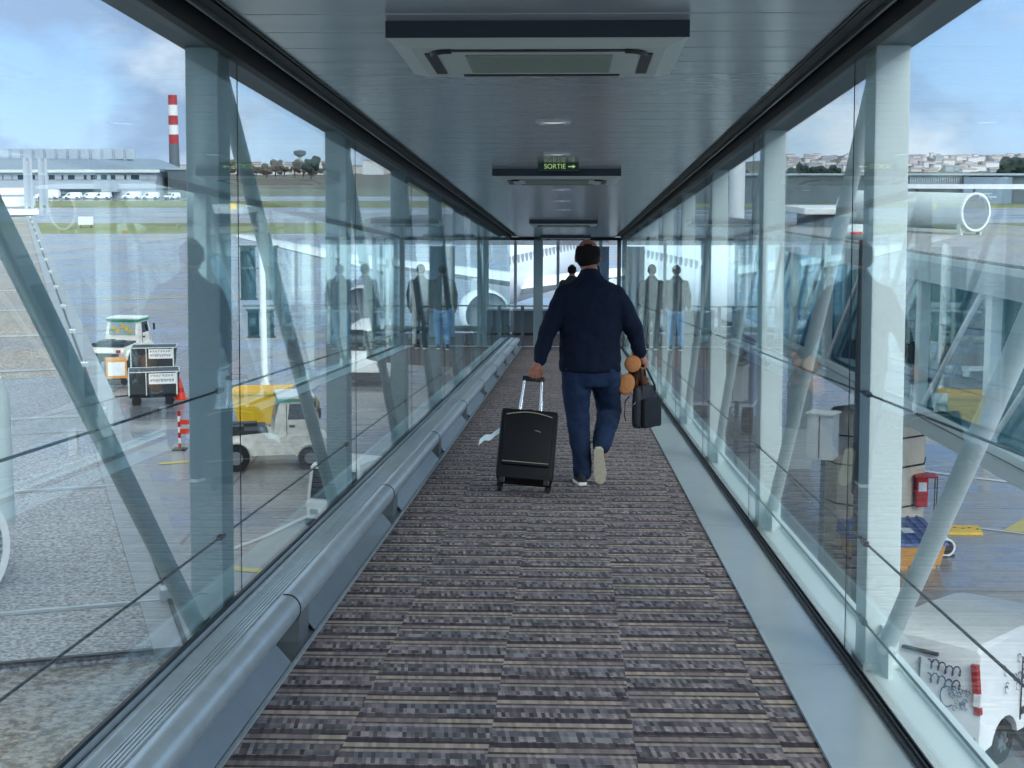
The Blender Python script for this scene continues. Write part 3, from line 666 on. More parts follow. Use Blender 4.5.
# ================================================================== OUTDOORS : GROUND
def band(name, y0, y1, z, mt, x0=-900, x1=1100, kind='structure', label=None):
    m = MB(); k = 12
    xs = [x0 + (x1 - x0) * i / k for i in range(k + 1)]
    vs = [[m.b.verts.new((x, y, z)) for x in xs] for y in (y0, y1)]
    for i in range(k): m.b.faces.new((vs[0][i], vs[0][i + 1], vs[1][i + 1], vs[1][i]))
    o = m.build(name, mt); o['kind'] = kind
    if label: tag(o, label, name.split('_')[-1])
    return o
band('ground', -400, 6000, -.06, 'ground_far', -5000, 5000)
band('apron_floor', -60, 188, 0.0, 'apron', -260, 300)
band('grass', 188, 222, -.01, 'grass', kind='stuff', label='near strip of short airfield grass beyond the wet apron')
band('taxiway_floor', 222, 300, -.02, 'taxiway')
band('grass', 300, 352, -.01, 'grass', kind='stuff', label='far strip of airfield grass in front of the hangar')
band('road_floor', 352, 400, -.02, 'taxiway')
band('scrub', 520, 1250, .02, 'scrub', kind='stuff', label='brown scrub field stretching towards the horizon')
# painted lines on the apron
def stripe(pts, w, mt, lab):
    m = MB()
    pts = [Vector((p.x, p.y, 0)) for p in pts]; L, R = [], []
    for i, p in enumerate(pts):
        d = (pts[min(i + 1, len(pts) - 1)] - pts[max(i - 1, 0)]).normalized(); nrm = Vector((-d.y, d.x, 0)) * w / 2
        L.append(p + nrm); R.append(p - nrm)
    for i in range(len(pts) - 1): m.quad(*[(q.x, q.y, .012) for q in (L[i], L[i + 1], R[i + 1], R[i])])
    o = m.build('road_marking', mt); o['kind'] = 'structure'; return o
stripe([gp(222, 553), gp(262, 538), gp(300, 520), gp(340, 500)], .16, 'marking_white', '')
stripe([gp(228, 568), gp(268, 572), gp(330, 560)], .35, 'marking_yellow', '')
stripe([gp(159, 464), gp(198, 461), gp(240, 458)], .30, 'marking_yellow', '')
stripe([gp(922, 471), gp(965, 477), gp(1024, 484), gp(1100, 495)], .22, 'marking_white', '')
stripe([gp(975, 528), gp(1040, 536)], .14, 'marking_white', '')
stripe([gp(1012, 532), gp(1060, 505)], .45, 'marking_yellow', '')
stripe([gp(100, 300), gp(200, 297), gp(320, 290)], .5, 'marking_yellow', '')
# ================================================================== LEFT NEIGHBOUR ROOF
RZ = 5.9
e0 = gp(190, 560, RZ); dv = ray(10, 163); dv.z = 0; dv.normalize(); nv = Vector((-dv.y, dv.x, 0))      # nv points left
RB = Matrix(((-nv.x, dv.x, 0, e0.x), (-nv.y, dv.y, 0, e0.y), (0, 0, 1, 0), (0, 0, 0, 1)))               # local: X right, Y along, Z up
seam = 8.0 - e0.y
ro = empty('neighbouring_walkway', RB.copy(), 'long low walkway building with flat granulated grey roof left of the bridge', 'building')
m = MB(); m.box((-11, -1.9, RZ - .35), (-.40, 9.5, RZ)); m.build('near_roof', 'roof_grain', parent=ro)
m = MB(); m.box((-11, 9.5, RZ - .35), (-.40, 88, RZ - .01)); m.build('far_roof', 'roof_brown', parent=ro)
m = MB(); m.box((-11, -7.2, RZ - .35), (-.0, -1.9, RZ - .04)); m.build('lower_roof', 'roof_brown', parent=ro)
m = MB(); m.box((-10.8, -6.8, 0), (-.25, 87, RZ - .35)); m.build('wall', 'hangar_dark', parent=ro)
m = MB(); m.box((-.40, -1.9, RZ - .40), (-.02, 88, RZ + .015)); m.mi = 1; m.box((-.24, -1.9, RZ + .013), (-.215, 88, RZ + .03)); m.build('edge_gutter', ['gravel_edge', 'dark'], parent=ro)
for k in range(20):
    yk = -1.0 + k * 3.4 * (1 + k * .03)
    if yk > 86: break
    m = MB(); m.box((-.28, yk, RZ + .01), (-.17, yk + .10, RZ + .09), bevel=.01); m.tube([(-.225, yk + .05, RZ + .09), (-.225, yk + .05, RZ + .15)], .02, 8); m.box((-1.4, yk + .03, RZ + .002), (-.28, yk + .06, RZ + .02)); m.build('gutter_clip', 'alu', parent=ro)
for yk in (-1.9, 2.6, 5.3, 9.4): m = MB(); m.box((-11, yk, RZ - .02), (-.4, yk + .035, RZ + .012)); m.build('roof_seam', 'gravel_edge' if yk > 0 else 'dark', parent=ro)
for k, (ha, hb) in enumerate(((5.95, 6.2), (6.3, 6.75), (6.85, 7.15))):
    m = MB(); m.box((-14 + .0, 70 + k * 3, ha), (.25 - k * .12, 74 + k * 3, hb), bevel=.05); m.build('roof_head', 'white', parent=ro)
for px in (28.5, 43.5):
    p = dp(px, 200, 78); loc = RB.inverted() @ Vector((p.x, p.y, 0))
    m = MB(); m.box((loc.x - .20, loc.y, RZ), (loc.x - .04, loc.y + .2, 8.75)); m.box((loc.x + .10, loc.y, RZ), (loc.x + .24, loc.y + .2, 8.75)); m.box((loc.x - .04, loc.y + .08, 6.4), (loc.x + .10, loc.y + .12, 8.6)); m.build('twin_post', 'hangar_wall', parent=ro)
def duct(name, mw, r, length, label, leg=None):
    """tube along local +Y, mouth at origin facing -Y, covered with wire mesh"""
    t = empty(name, mw, label, 'air duct')
    m = MB(); m.lathe([(r * .93, .10), (r * .93, 0), (r, 0), (r, length), (r * .90, length), (r * .90, .10)], (0, 0, 0), (0, 1, 0), 40, True); m.build('duct_tube', 'steel_paint', parent=t, smooth=True)
    m = MB(); m.lathe([(r * .93, -.01), (r * 1.045, -.01), (r * 1.045, .05), (r * .93, .05)], (0, 0, 0), (0, 1, 0), 40, True); m.build('rim', 'white', parent=t)
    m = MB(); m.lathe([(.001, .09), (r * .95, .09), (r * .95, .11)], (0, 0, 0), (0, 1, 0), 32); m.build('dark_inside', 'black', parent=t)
    m = MB(); k = 13; wr = r * .015
    for i in range(-k, k + 1):
        o = i / (k + .5) * r * .95; h = math.sqrt(max(0, (r * .95) ** 2 - o * o))
        for s in (1, -1):
            a = Vector((o, 0, -h)); b = Vector((o, 0, h)); q = Matrix.Rotation(s * PI / 4, 3, 'Y'); m.cone(q @ a + Vector((0, .0, 0)), q @ b, wr, seg=4, caps=False)
    m.build('wire_mesh', 'hangar_wall', parent=t)
    if leg is not None:
        for yy_ in (.12, length - .4):
            m = MB(); m.box((-r * .75, yy_, -leg), (-r * .6, yy_ + .12, -r * .6)); m.box((r * .6, yy_, -leg), (r * .75, yy_ + .12, -r * .6)); m.box((-r * .8, yy_, -r * 1.08), (r * .8, yy_ + .12, -r * .72)); m.build('support', 'steel_paint', parent=t)
    return t
p = dp(-56, 553, 9.0); ax = Vector((-.70, .71, 0)).normalized()
ld = duct('ventilation_duct', Matrix(((ax.y, ax.x, 0, p.x), (-ax.x, ax.y, 0, p.y), (0, 0, 1, p.z), (0, 0, 0, 1))), .40, 1.5, 'pale ventilation duct with mesh end at the left edge on the near flat roof', p.z - RZ)
q = ld.matrix_world.inverted() @ (dp(-22, 440, 9.7))
m = MB(); m.lathe([(.205, -.55), (.205, .28), (.16, .40), (.01, .43)], (q.x, q.y, q.z), seg=28); m.build('riser', 'steel_paint', parent=ld, smooth=True)
# ================================================================== RIGHT NEIGHBOUR BRIDGE
d2 = ray(482, 186); u2 = d2.cross(Vector((0, 0, 1))).normalized(); w2 = u2.cross(d2); o2 = dp(908, 401, 26.6)
B2 = Matrix(((u2.x, d2.x, w2.x, o2.x), (u2.y, d2.y, w2.y, o2.y), (u2.z, d2.z, w2.z, o2.z), (0, 0, 0, 1)))
nb = empty('neighbouring_bridge', B2.copy(), 'glazed neighbouring boarding bridge with flat brown roof and white struts on the right', 'boarding bridge')
ya, yb = -8.0, 18.5
HN = 2.52
m = MB(); m.box((0, ya, -.42), (3.1, yb, -.02)); m.build('deck', 'beam', parent=nb)
m = MB(); m.box((-.10, ya, -.10), (.02, yb, .02)); m.box((-.06, ya, -.40), (-.0, yb, -.14)); m.build('bottom_rail', 'steel_paint', parent=nb)
m = MB(); m.box((-.14, ya, HN - .03), (3.3, yb, HN + .07)); m.build('eave_panel', 'steel_paint', parent=nb)
m = MB(); m.box((-.10, ya, HN + .07), (3.2, yb, HN + .12)); m.build('roof', 'roof_brown', parent=nb)
m = MB(); m.box((3.2, 1, HN - .25), (7.4, 18, HN + .10)); m.build('wide_roof', 'roof_brown', parent=nb)
for yk in (3.0, 10.0, 17.0):
    m = MB(); m.box((7.0, yk, -4.5), (7.25, yk + .25, HN - .2)); m.build('roof_post', 'steel_paint', parent=nb)
m = MB(); m.box((-.14, ya, HN - .36), (-.06, yb, HN - .03)); m.build('fascia', 'alu', parent=nb)
k = 0; yy = -8.0
while yy < yb:
    m = MB(); m.box((-.06, yy, 0), (.10, yy + .26, HN)); m.build('column', 'steel_paint', parent=nb)
    m = MB(); m.box((2.9, yy, 0), (3.05, yy + .22, HN)); m.build('column', 'steel_paint', parent=nb)
    if yy + 3.6 < yb:
        m = MB(); m.cone((.02, yy + .3, HN - .1), (.02, yy + 3.5, .1), .045, seg=10); m.build('strut', 'white', parent=nb, smooth=True)
        m = MB(); m.cone((2.97, yy + 3.5, HN - .1), (2.97, yy + .3, .1), .045, seg=10); m.build('strut', 'white', parent=nb, smooth=True)
        m = MB(); m.box((.12, yy + .0, 0), (.135, yy + 3.59, HN)); m.build('pane', 'far_glass', parent=nb)
    yy += 3.6; k += 1
m = MB(); m.box((3.05, ya, 0), (3.07, yb, HN)); m.build('far_pane', 'far_glass', parent=nb)
m = MB(); m.box((.5, 1.0, -.01), (2.6, 6.5, 1.95), bevel=.05); m.build('inner_cabin', 'teal_panel', parent=nb)
for yy_ in (-5, 16): m = MB(); m.box((1.2, yy_, -4.5 - yy_ * .0), (1.8, yy_ + .6, -.42)); m.build('support_leg', 'steel_paint', parent=nb)
# roof duct with mesh end
p = dp(976, 212, 35.0); ax = Vector((-.46, .89, 0)).normalized()
md_ = Matrix(((ax.y, ax.x, 0, p.x), (-ax.x, ax.y, 0, p.y), (0, 0, 1, p.z), (0, 0, 0, 1)))
duct('ventilation_duct', md_, .42, 4.4, 'big pale roof duct with round wire mesh end on the right neighbouring roof', .75)
t = empty('roof_unit', at(dp(836, 222, 42.0)), 'low pale roof ventilation unit with overhanging flat lid, left of the big duct', 'roof unit')
m = MB(); m.box((-.85, -1.2, -.35), (1.3, 1.2, .25), bevel=.03); m.build('unit_body', 'hangar_dark', parent=t)
m = MB(); m.box((-1.15, -1.5, .25), (1.5, 1.5, .42), bevel=.03); m.build('lid', 'white', parent=t)
m = MB(); m.box((-1.0, -1.35, -.42), (1.35, 1.35, -.35)); m.build('base_frame', 'dark', parent=t)
# mushroom vent pole
t = empty('camera_pole', at(dp(858, 470, 24.5)), 'slim grey pole with a small rounded camera head beside the first right column', 'pole')
m = MB(); m.box((-.09, -.06, -.4), (.09, .06, 3.8), bevel=.02); m.build('pole', 'dark', parent=t)
m = MB(); m.ball((-.15, 0, 3.83), 1, (.30, .2, .13)); m.mi = 1; m.box((-.28, -.215, 3.80), (-.10, -.18, 3.84)); m.build('head', ['steel_paint', 'orange'], parent=t, smooth=True)
m = MB(); m.box((-.05, -.05, -4.9), (.05, .05, -.4)); m.build('mast', 'dark', parent=t)
# concrete pier and things around it
PC = dp(872, 500, 34.5); PC = Vector((PC.x, PC.y, 0))
t = empty('concrete_pier', at(PC), 'thick beige concrete pier with dark bands under the right neighbouring bridge', 'pier')
PR = 1.18
m = MB(); m.lathe([(PR, 0), (PR, 2.75), (PR * .86, 2.95), (PR * .3, 2.97)], seg=10); m.build('shaft', 'concrete', parent=t)
for zc in (.95, 1.85, 2.5): m = MB(); m.lathe([(PR + .005, zc), (PR + .025, zc), (PR + .025, zc + .035), (PR + .005, zc + .035)], seg=10, ring=True); m.build('band', 'black', parent=t)
m = MB(); m.box((-.35, -.35, 2.95), (.35, .35, 3.62)); m.build('bearing_block', 'beam', parent=t)
hy = dp(922, 490, 33.6)
t = empty('hydrant_cabinet', at(Vector((hy.x, hy.y, 0))), 'small red fire cabinet with white label mounted at the right side of the pier', 'fire cabinet')
zc = hy.z
m = MB(); m.box((-.16, -.15, zc - .36), (.10, .15, zc + .30), bevel=.02); m.build('cabinet', 'red', parent=t)
m = MB(); m.box((-.2, -.2, zc + .30), (.30, .22, zc + .35), bevel=.01); m.build('hood', 'red', parent=t)
m = MB(); m.box((-.12, -.165, zc - .0), (.06, -.15, zc + .20)); m.build('notice', 'paper', parent=t)
for dx in (.25, .30): m = MB(); m.box((dx, -.1, 0), (dx + .02, -.07, zc + .31)); m.build('leg', 'dark', parent=t)
# tub : blue lid over orange base
p = gp(917, 571); t = empty('storage_tub', at(Vector((p.x - .25, p.y + .75, 0)), .12), 'orange storage tub with ribbed blue lid and papers on top, before the pier', 'tub')
m = MB(); m.loft([[(-.95, -.65, .08), (.72, -.65, .08), (.72, .65, .08), (-.95, .65, .08)], [(-1.05, -.72, .52), (.80, -.72, .52), (.80, .72, .52), (-1.05, .72, .52)]]); m.build('tub_body', 'tub_orange', parent=t)
for x_ in (-.75, -.15, .45): m = MB(); m.box((x_, -.66, 0), (x_ + .16, .62, .12)); m.build('skid', 'tub_orange', parent=t)
m = MB(); m.loft([[(-1.1, -.76, .52), (.85, -.76, .52), (.85, .76, .52), (-1.1, .76, .52)], [(-1.08, -.74, .58), (.83, -.74, .58), (.83, .74, .80), (-1.08, .74, .80)]])
for k in range(9): m.cone((-.98 + k * .21, -.72, .60), (-.98 + k * .21, .72, .815), .03, seg=8)
m.build('lid', 'blue', parent=t)
for (x_, y_, c_) in ((.02, -.30, 'paper'), (-.12, .05, 'red')): m = MB(); zz = .66 + (y_ + .74) * .15; m.box((x_, y_, zz), (x_ + .24, y_ + .26, zz + .012), rot=Matrix.Rotation(.145, 3, 'X')); m.build('paper', c_, parent=t)
p = gp(944, 556); t = empty('hose_reel', at(Vector((p.x, p.y, 0)), .4), 'small hose reel with white rims and dark drum beside the orange tub', 'hose reel')
m = MB()
for s in (-.12, .12): m.lathe([(.16, s - .015), (.20, s - .015), (.20, s + .015), (.16, s + .015)], (0, 0, .22), (.3, 1, 0), 24, True)
m.build('rims', 'white', parent=t)
m = MB(); m.lathe([(.155, -.11), (.155, .11)], (0, 0, .22), (.3, 1, 0), 20); m.build('drum', 'black', parent=t)
m = MB(); m.box((-.18, -.14, 0), (.18, .14, .04)); m.build('base', 'dark', parent=t)
p = gp(958, 535); t = empty('wheel_chock_tray', at(Vector((p.x + .1, p.y + .3, 0)), -.06), 'flat yellow tray with red and white marks on the ground behind the reel', 'tray')
m = MB(); m.loft([[(-.6, -.30, 0), (.50, -.30, 0), (.55, .3, 0), (-.6, .38, 0)], [(-.58, -.28, .07), (.48, -.28, .06), (.53, .28, .09), (-.58, .36, .10)]]); m.build('tray', 'yellow', parent=t)
for k in range(5): m = MB(); m.ball((-.25 + .17 * k, -.02 + .1 * (k % 2), .085), .04, (1, 1, .4), 8); m.build('mark', 'red' if k % 2 else 'green', parent=t)
# two white wall cabinets on poles
for (px, py, D, lab) in ((824, 458, 27.0, 'white electrical cabinet on a thin pole, nearer of two outside the right glass'), (737, 400, 36.0, 'white electrical cabinet on a thin pole, farther of two outside the right glass')):
    p = dp(px, py, D); t = empty('electrical_cabinet', at(p, -.5), lab, 'cabinet')
    m = MB(); m.box((-.27, -.2, 0), (.20, .2, .80), bevel=.015); m.build('cabinet_box', 'white', parent=t)
    m = MB(); m.box((-.045, -.212, .03), (-.03, -.198, .77)); m.build('door_seam', 'dark', parent=t)
    m = MB(); m.box((-.30, -.24, .80), (.23, .24, .83)); m.build('rain_cap', 'white', parent=t)
    m = MB(); m.box((-.06, .0, -p.z), (.02, .08, 0)); m.build('stand_pole', 'beam', parent=t)
# white tower and blue-white block beyond
p = dp(736, 240, 85); t = empty('lighting_tower', at(Vector((p.x, p.y, 0))), 'thick white tower rising behind the second and third right columns', 'tower')
m = MB(); m.lathe([(.46, 0), (.40, 13.5), (.3, 13.6)], seg=20); m.build('mast', 'white', parent=t, smooth=True)
m = MB(); m.box((-1.4, -.3, 13.6), (1.4, .3, 13.9)); m.build('crossbar', 'steel_paint', parent=t)
for k in range(5): m = MB(); m.box((-1.25 + k * .55, -.45, 13.3), (-.95 + k * .55, -.2, 13.6)); m.build('floodlight', 'dark', parent=t)
p = dp(712, 240, 47); t = empty('catering_truck', at(Vector((p.x, p.y, 0)), -.25), 'tall pale blue box truck parked beyond the far right glass panes', 'truck')
m = MB(); m.box((-1.25, 0, 1.1), (1.35, 6.2, 4.9), bevel=.04); m.build('cargo_box', 'lavender', parent=t)
m = MB(); m.box((-1.27, -.02, 2.9), (1.37, 6.2, 3.0)); m.box((-1.27, -.02, 1.1), (1.37, 6.2, 1.2)); m.build('trim_rail', 'white', parent=t)
m = MB(); m.box((-1.2, 6.3, .6), (1.2, 8.0, 2.7), bevel=.12); m.build('cab', 'white', parent=t)
for x_ in (-1.05, 1.05):
    for y_ in (1.3, 6.9): m = MB(); m.cone((x_ - .14, y_, .48), (x_ + .14, y_, .48), .48, seg=20); m.build('wheel', 'tyre', parent=t)
m = MB(); m.box((-.5, 0, .7), (.5, 6.4, 1.1)); m.build('chassis', 'dark', parent=t)
# ================================================================== VEHICLES
def wheel(t, x, y, r=.33, w=.22, side=1):
    m = MB(); m.lathe([(r * .5, -w / 2), (r * .92, -w / 2), (r, -w / 2 + .04), (r, w / 2 - .04), (r * .92, w / 2), (r * .5, w / 2)], (x, y, r), (1, 0, 0), 24, True)
    o = m.build('wheel', 'tyre', parent=t, smooth=True)
    m = MB(); m.lathe([(.01, -w * .30), (r * .62, -w * .38), (r * .62, w * .38), (.01, w * .30)], (x, y, r), (1, 0, 0), 20)
    for k in range(6):
        a = k * PI / 3; m.box((x - w / 2 - .004, y + math.cos(a) * r * .35 - .03, r + math.sin(a) * r * .35 - .03), (x + w / 2 + .004, y + math.cos(a) * r * .35 + .03, r + math.sin(a) * r * .35 + .03))
    m.build('rim', 'rim', parent=o)
def van(mw, label, Lv=4.8, Wv=1.9, Hv=1.95, bodymat='white', detail=True, windows=False, group=None, name='van'):
    t = empty(name, mw, label, 'van', group)
    h = Wv / 2
    prof = [(0.0, .42), (0.02, .95), (.05, Hv * .80), (.14, Hv * .965), (.30, Hv), (Lv * .42, Hv), (Lv * .60, Hv * .985), (Lv * .68, Hv * .95), (Lv * .85, Hv * .58), (Lv * .97, Hv * .48), (Lv, Hv * .36), (Lv, .36),
            (Lv * .90, .30)]
    wf, wr = Lv * .80, Lv * .19
    prof += [(wf + .40 * math.cos(a), .33 + .40 * math.sin(a)) for a in [math.radians(q) for q in range(10, 171, 20)]]
    prof += [(wr + .40 * math.cos(a), .33 + .40 * math.sin(a)) for a in [math.radians(q) for q in range(10, 171, 20)]] + [(.15, .36)]
    m = MB(); k = len(prof)
    def wid(z_): return h * (1 - max(0, z_ - Hv * .52) / Hv * .22)
    secs = []
    for f, g in ((-1, .0), (-.93, 1.0), (-.5, 1.012), (0, 1.02), (.5, 1.012), (.93, 1.0), (1, 0)):
        ring_ = []
        for (y_, z_) in prof:
            zz = z_ if (g >= 1 or z_ < Hv * .9) else z_ - .055
            if g > 1 and z_ > Hv * .93: zz = z_ + (g - 1)
            ring_.append((f * wid(z_), y_, zz))
        secs.append(ring_)
    m.loft(secs, cap=True)
    bmesh.ops.triangulate(m.b, faces=[f for f in m.b.faces if len(f.verts) > 4])
    body = m.build('body', bodymat, parent=t, smooth=True, angle=32)
    for x_ in (-1, 1):
        for y_ in (wr, wf): wheel(t, x_ * (h - .13), y_)
    m = MB(); m.box((-h * .95, -.10, .33), (h * .95, .10, .60), bevel=.03); m.build('rear_bumper', 'dark', parent=t)
    m = MB(); m.box((-h * .95, Lv - .10, .30), (h * .95, Lv + .06, .58), bevel=.03); m.build('front_bumper', 'dark', parent=t)
    # windscreen and side glass
    a0, b0 = (Lv * .69, Hv * .93), (Lv * .845, Hv * .60)
    m = MB(); m.loft([[(-wid(a0[1]) * .86, a0[0], a0[1] + .012), (wid(a0[1]) * .86, a0[0], a0[1] + .012), (wid(b0[1]) * .88, b0[0], b0[1] + .014), (-wid(b0[1]) * .88, b0[0], b0[1] + .014)],
                      [(-wid(a0[1]) * .86, a0[0] - .02, a0[1] - .01), (wid(a0[1]) * .86, a0[0] - .02, a0[1] - .01), (wid(b0[1]) * .88, b0[0] - .02, b0[1] - .01), (-wid(b0[1]) * .88, b0[0] - .02, b0[1] - .01)]]); m.build('windscreen', 'carglass', parent=t)
    spans = [(Lv * .56, Lv * .72)] + ([(Lv * .33, Lv * .53), (Lv * .08, Lv * .30)] if windows else [])
    for s in (-1, 1):
        for (ya_, yb_) in spans:
            z0_, z1_ = Hv * .58, Hv * .86; yt = yb_ - (.0 if yb_ < Lv * .6 else .20)
            m = MB(); m.loft([[(s * (wid(z0_) + .004), ya_, z0_), (s * (wid(z0_) + .004), yb_, z0_), (s * (wid(z1_) + .010), yt, z1_), (s * (wid(z1_) + .010), ya_, z1_)],
                              [(s * (wid(z0_) - .02), ya_, z0_), (s * (wid(z0_) - .02), yb_, z0_), (s * (wid(z1_) - .02), yt, z1_), (s * (wid(z1_) - .02), ya_, z1_)]]); m.build('side_window', 'carglass', parent=t)
        m = MB(); m.box((s * (h + .02) - .10, Lv * .70, Hv * .56), (s * (h + .02) + .10, Lv * .74, Hv * .70), bevel=.02); m.build('mirror', 'dark', parent=t)
        if detail:
            m = MB(); m.box((s * h - .012, wr + .48, .62), (s * h + .012, wf - .48, .72), bevel=.004); m.build('rub_strip', 'dark', parent=t)
            zt = Hv * .52
            m = MB(); m.loft([[(s * (wid(z_) + .006), -.012, z_), (s * (wid(z_) + .006), .075, z_), (s * (wid(z_) - .085), .055, z_), (s * (wid(z_) - .085), -.012, z_)] for z_ in (.94, 1.05, 1.40, 1.64)]); tl = m.build('tail_lamp', 'taillight', parent=t)
            m = MB(); m.box((s * (h - .04) - .052, -.022, 1.06), (s * (h - .04) + .054, .04, 1.24)); m.build('clear_lens', 'white', parent=tl)
    m = MB()
    for s in (-1, 1): m.box((s * h * .72 - .14, Lv - .02, Hv * .36), (s * h * .72 + .14, Lv + .02, Hv * .45), bevel=.01)
    m.build('headlamps', 'chrome', parent=t)
    if detail:
        m = MB(); m.box((-.004, -.002, .62), (.004, .05, Hv * .84)); m.build('door_gap', 'dark', parent=t)
        m = MB(); m.box((-.30, .028, Hv * .875), (.26, .09, Hv * .90), bevel=.008); m.build('brake_light', 'dark', parent=t)
        for s in (-1,):
            m = MB(); m.box((s * .09 - .02, -.03, 1.0), (s * .09 + .02, .02, 1.16), bevel=.006); m.build('door_handle', 'dark', parent=t)
        m = MB(); m.box((-.27, -.115, .40), (.27, -.10, .51)); m.build('licence_plate', 'white', parent=t)
        m = MB(); m.box((h * 1.0 - .01, Lv * .30, .55), (h + .004, Lv * .306, Hv * .80)); m.box((h * 1.0 - .01, Lv * .53, .55), (h + .004, Lv * .536, Hv * .80)); m.build('door_gap', 'dark', parent=t)
    return t
# near white van on the right with blue ink drawings
c = gp(978, 752, .42); hd = math.radians(43.7)
vo = Vector((c.x, c.y, 0)) + Vector((-math.cos(hd), math.sin(hd), 0)) * .95
vn = van(at(vo, -hd), 'white delivery van with dark blue ink drawings on its doors, parked below at right', Lv=4.2, Hv=1.86)
rr = random.Random(3)
def stroke(pts, r=.008): m = MB(); m.tube(pts, r, 5); m.build('ink_drawing', 'ink', parent=vn)
for (x_, z_, s_) in ((.58, 1.42, .20), (.58, 1.42, .13), (-.45, 1.1, .15), (.35, .82, .16)):
    stroke([(x_ * 1 * -1 + s_ * .7 * math.cos(a), -.002, z_ + s_ * math.sin(a)) for a in [i * PI / 8 for i in range(3, 15)]], .010)
def dots(cx_, cz_, rad, k, side=False):
    for i in range(k):
        a = i / k * 2 * PI
        m = MB(); px_, pz_ = cx_ + rad * math.cos(a), cz_ + rad * math.sin(a)
        m.ball((.955, px_, pz_) if side else (px_, .0, pz_), .018, seg=6); m.build('ink_dot', 'ink', parent=vn)
dots(-.58, 1.42, .27, 11)
for j, z_ in enumerate((1.50, 1.30)):      # looping script on the right rear door
    pts = []
    for i in range(41):
        a = i / 40; pts.append((.14 + .52 * a + .035 * math.sin(a * 30), -.004, z_ + .075 * math.sin(a * 30 + 1.3) + .02 * math.sin(a * 7)))
    stroke(pts, .011)
for i in range(26):
    x_ = .48 + rr.random() * .30; z_ = .95 + rr.random() * .30; s_ = .015 + rr.random() * .03
    stroke([(x_ + s_ * math.cos(a), -.002, z_ + s_ * math.sin(a)) for a in (0, 1.2, 2.5, 3.9, 5)], .005)
def sidex(z_): return .95 * (1 - max(0, z_ - 1.95 * .52) / 1.95 * .22) + .004
for i in range(46):
    y_ = .75 + rr.random() * 2.6; z_ = 1.08 + rr.random() * .48; s_ = .02 + rr.random() * .05
    stroke([(sidex(z_ + s_ * math.sin(a)), y_ + s_ * math.cos(a), z_ + s_ * math.sin(a)) for a in (0, 1.1, 2.3, 3.6, 4.8)], .006)
for i in range(11):
    a = i / 11 * 2 * PI; z_ = 1.32 + .20 * math.sin(a); m = MB(); m.ball((sidex(z_), 1.60 + .22 * math.cos(a), z_), .018, seg=6); m.build('ink_dot', 'ink', parent=vn)
stroke([(sidex(1.32 + .12 * math.sin(a)), 1.60 + .07 * math.cos(a), 1.32 + .12 * math.sin(a)) for a in [i * PI / 8 for i in range(-3, 12)]], .014)
# near cab of a white van on the left, seen above the crash rail
c = gp(322, 540)
t = empty('service_tractor', at(Vector((c.x + .55, c.y + .9, 0)), math.radians(-22)), 'small white tractor with big dark windscreen partly hidden behind the left crash rail', 'tractor')
m = MB(); m.loft([[(-.68, -.78, .28), (.68, -.78, .28), (.68, 2.1, .28), (-.68, 2.1, .28)], [(-.70, -.80, .80), (.70, -.80, .80), (.70, 2.1, .80), (-.70, 2.1, .80)]]); m.build('lower_body', 'white', parent=t)
m = MB(); m.loft([[(-.70, -.78, .80), (.70, -.78, .80), (.70, .75, .80), (-.70, .75, .80)], [(-.64, -.66, 1.62), (.64, -.66, 1.62), (.64, .70, 1.62), (-.64, .70, 1.62)], [(-.58, -.58, 1.70), (.58, -.58, 1.70), (.58, .64, 1.70), (-.58, .64, 1.70)]]); m.build('cab', 'white', parent=t)
m = MB(); m.loft([[(-.60, -.795, .90), (.60, -.795, .90), (.56, -.685, 1.56), (-.56, -.685, 1.56)], [(-.60, -.74, .90), (.60, -.74, .90), (.56, -.63, 1.56), (-.56, -.63, 1.56)]]); m.build('windscreen', 'carglass', parent=t)
for s in (-1, 1):
    m = MB(); m.loft([[(s * .705, -.60, .92), (s * .705, .60, .92), (s * .66, .56, 1.54), (s * .66, -.50, 1.54)], [(s * .66, -.60, .92), (s * .66, .60, .92), (s * .61, .56, 1.54), (s * .61, -.50, 1.54)]]); m.build('side_window', 'carglass', parent=t)
    m = MB(); m.box((s * .5 - .1, -.815, .52), (s * .5 + .1, -.79, .64), bevel=.01); m.build('headlamp', 'chrome', parent=t)
    for y_ in (-.35, 1.5): wheel(t, s * .66, y_, .28, .18)
m = MB(); m.box((-.70, -.88, .26), (.70, -.78, .42), bevel=.02); m.build('bumper', 'dark', parent=t)
m = MB(); m.cone((-.35, -.815, .93), (.10, -.74, 1.35), .010, seg=6); m.build('wiper', 'black', parent=t)
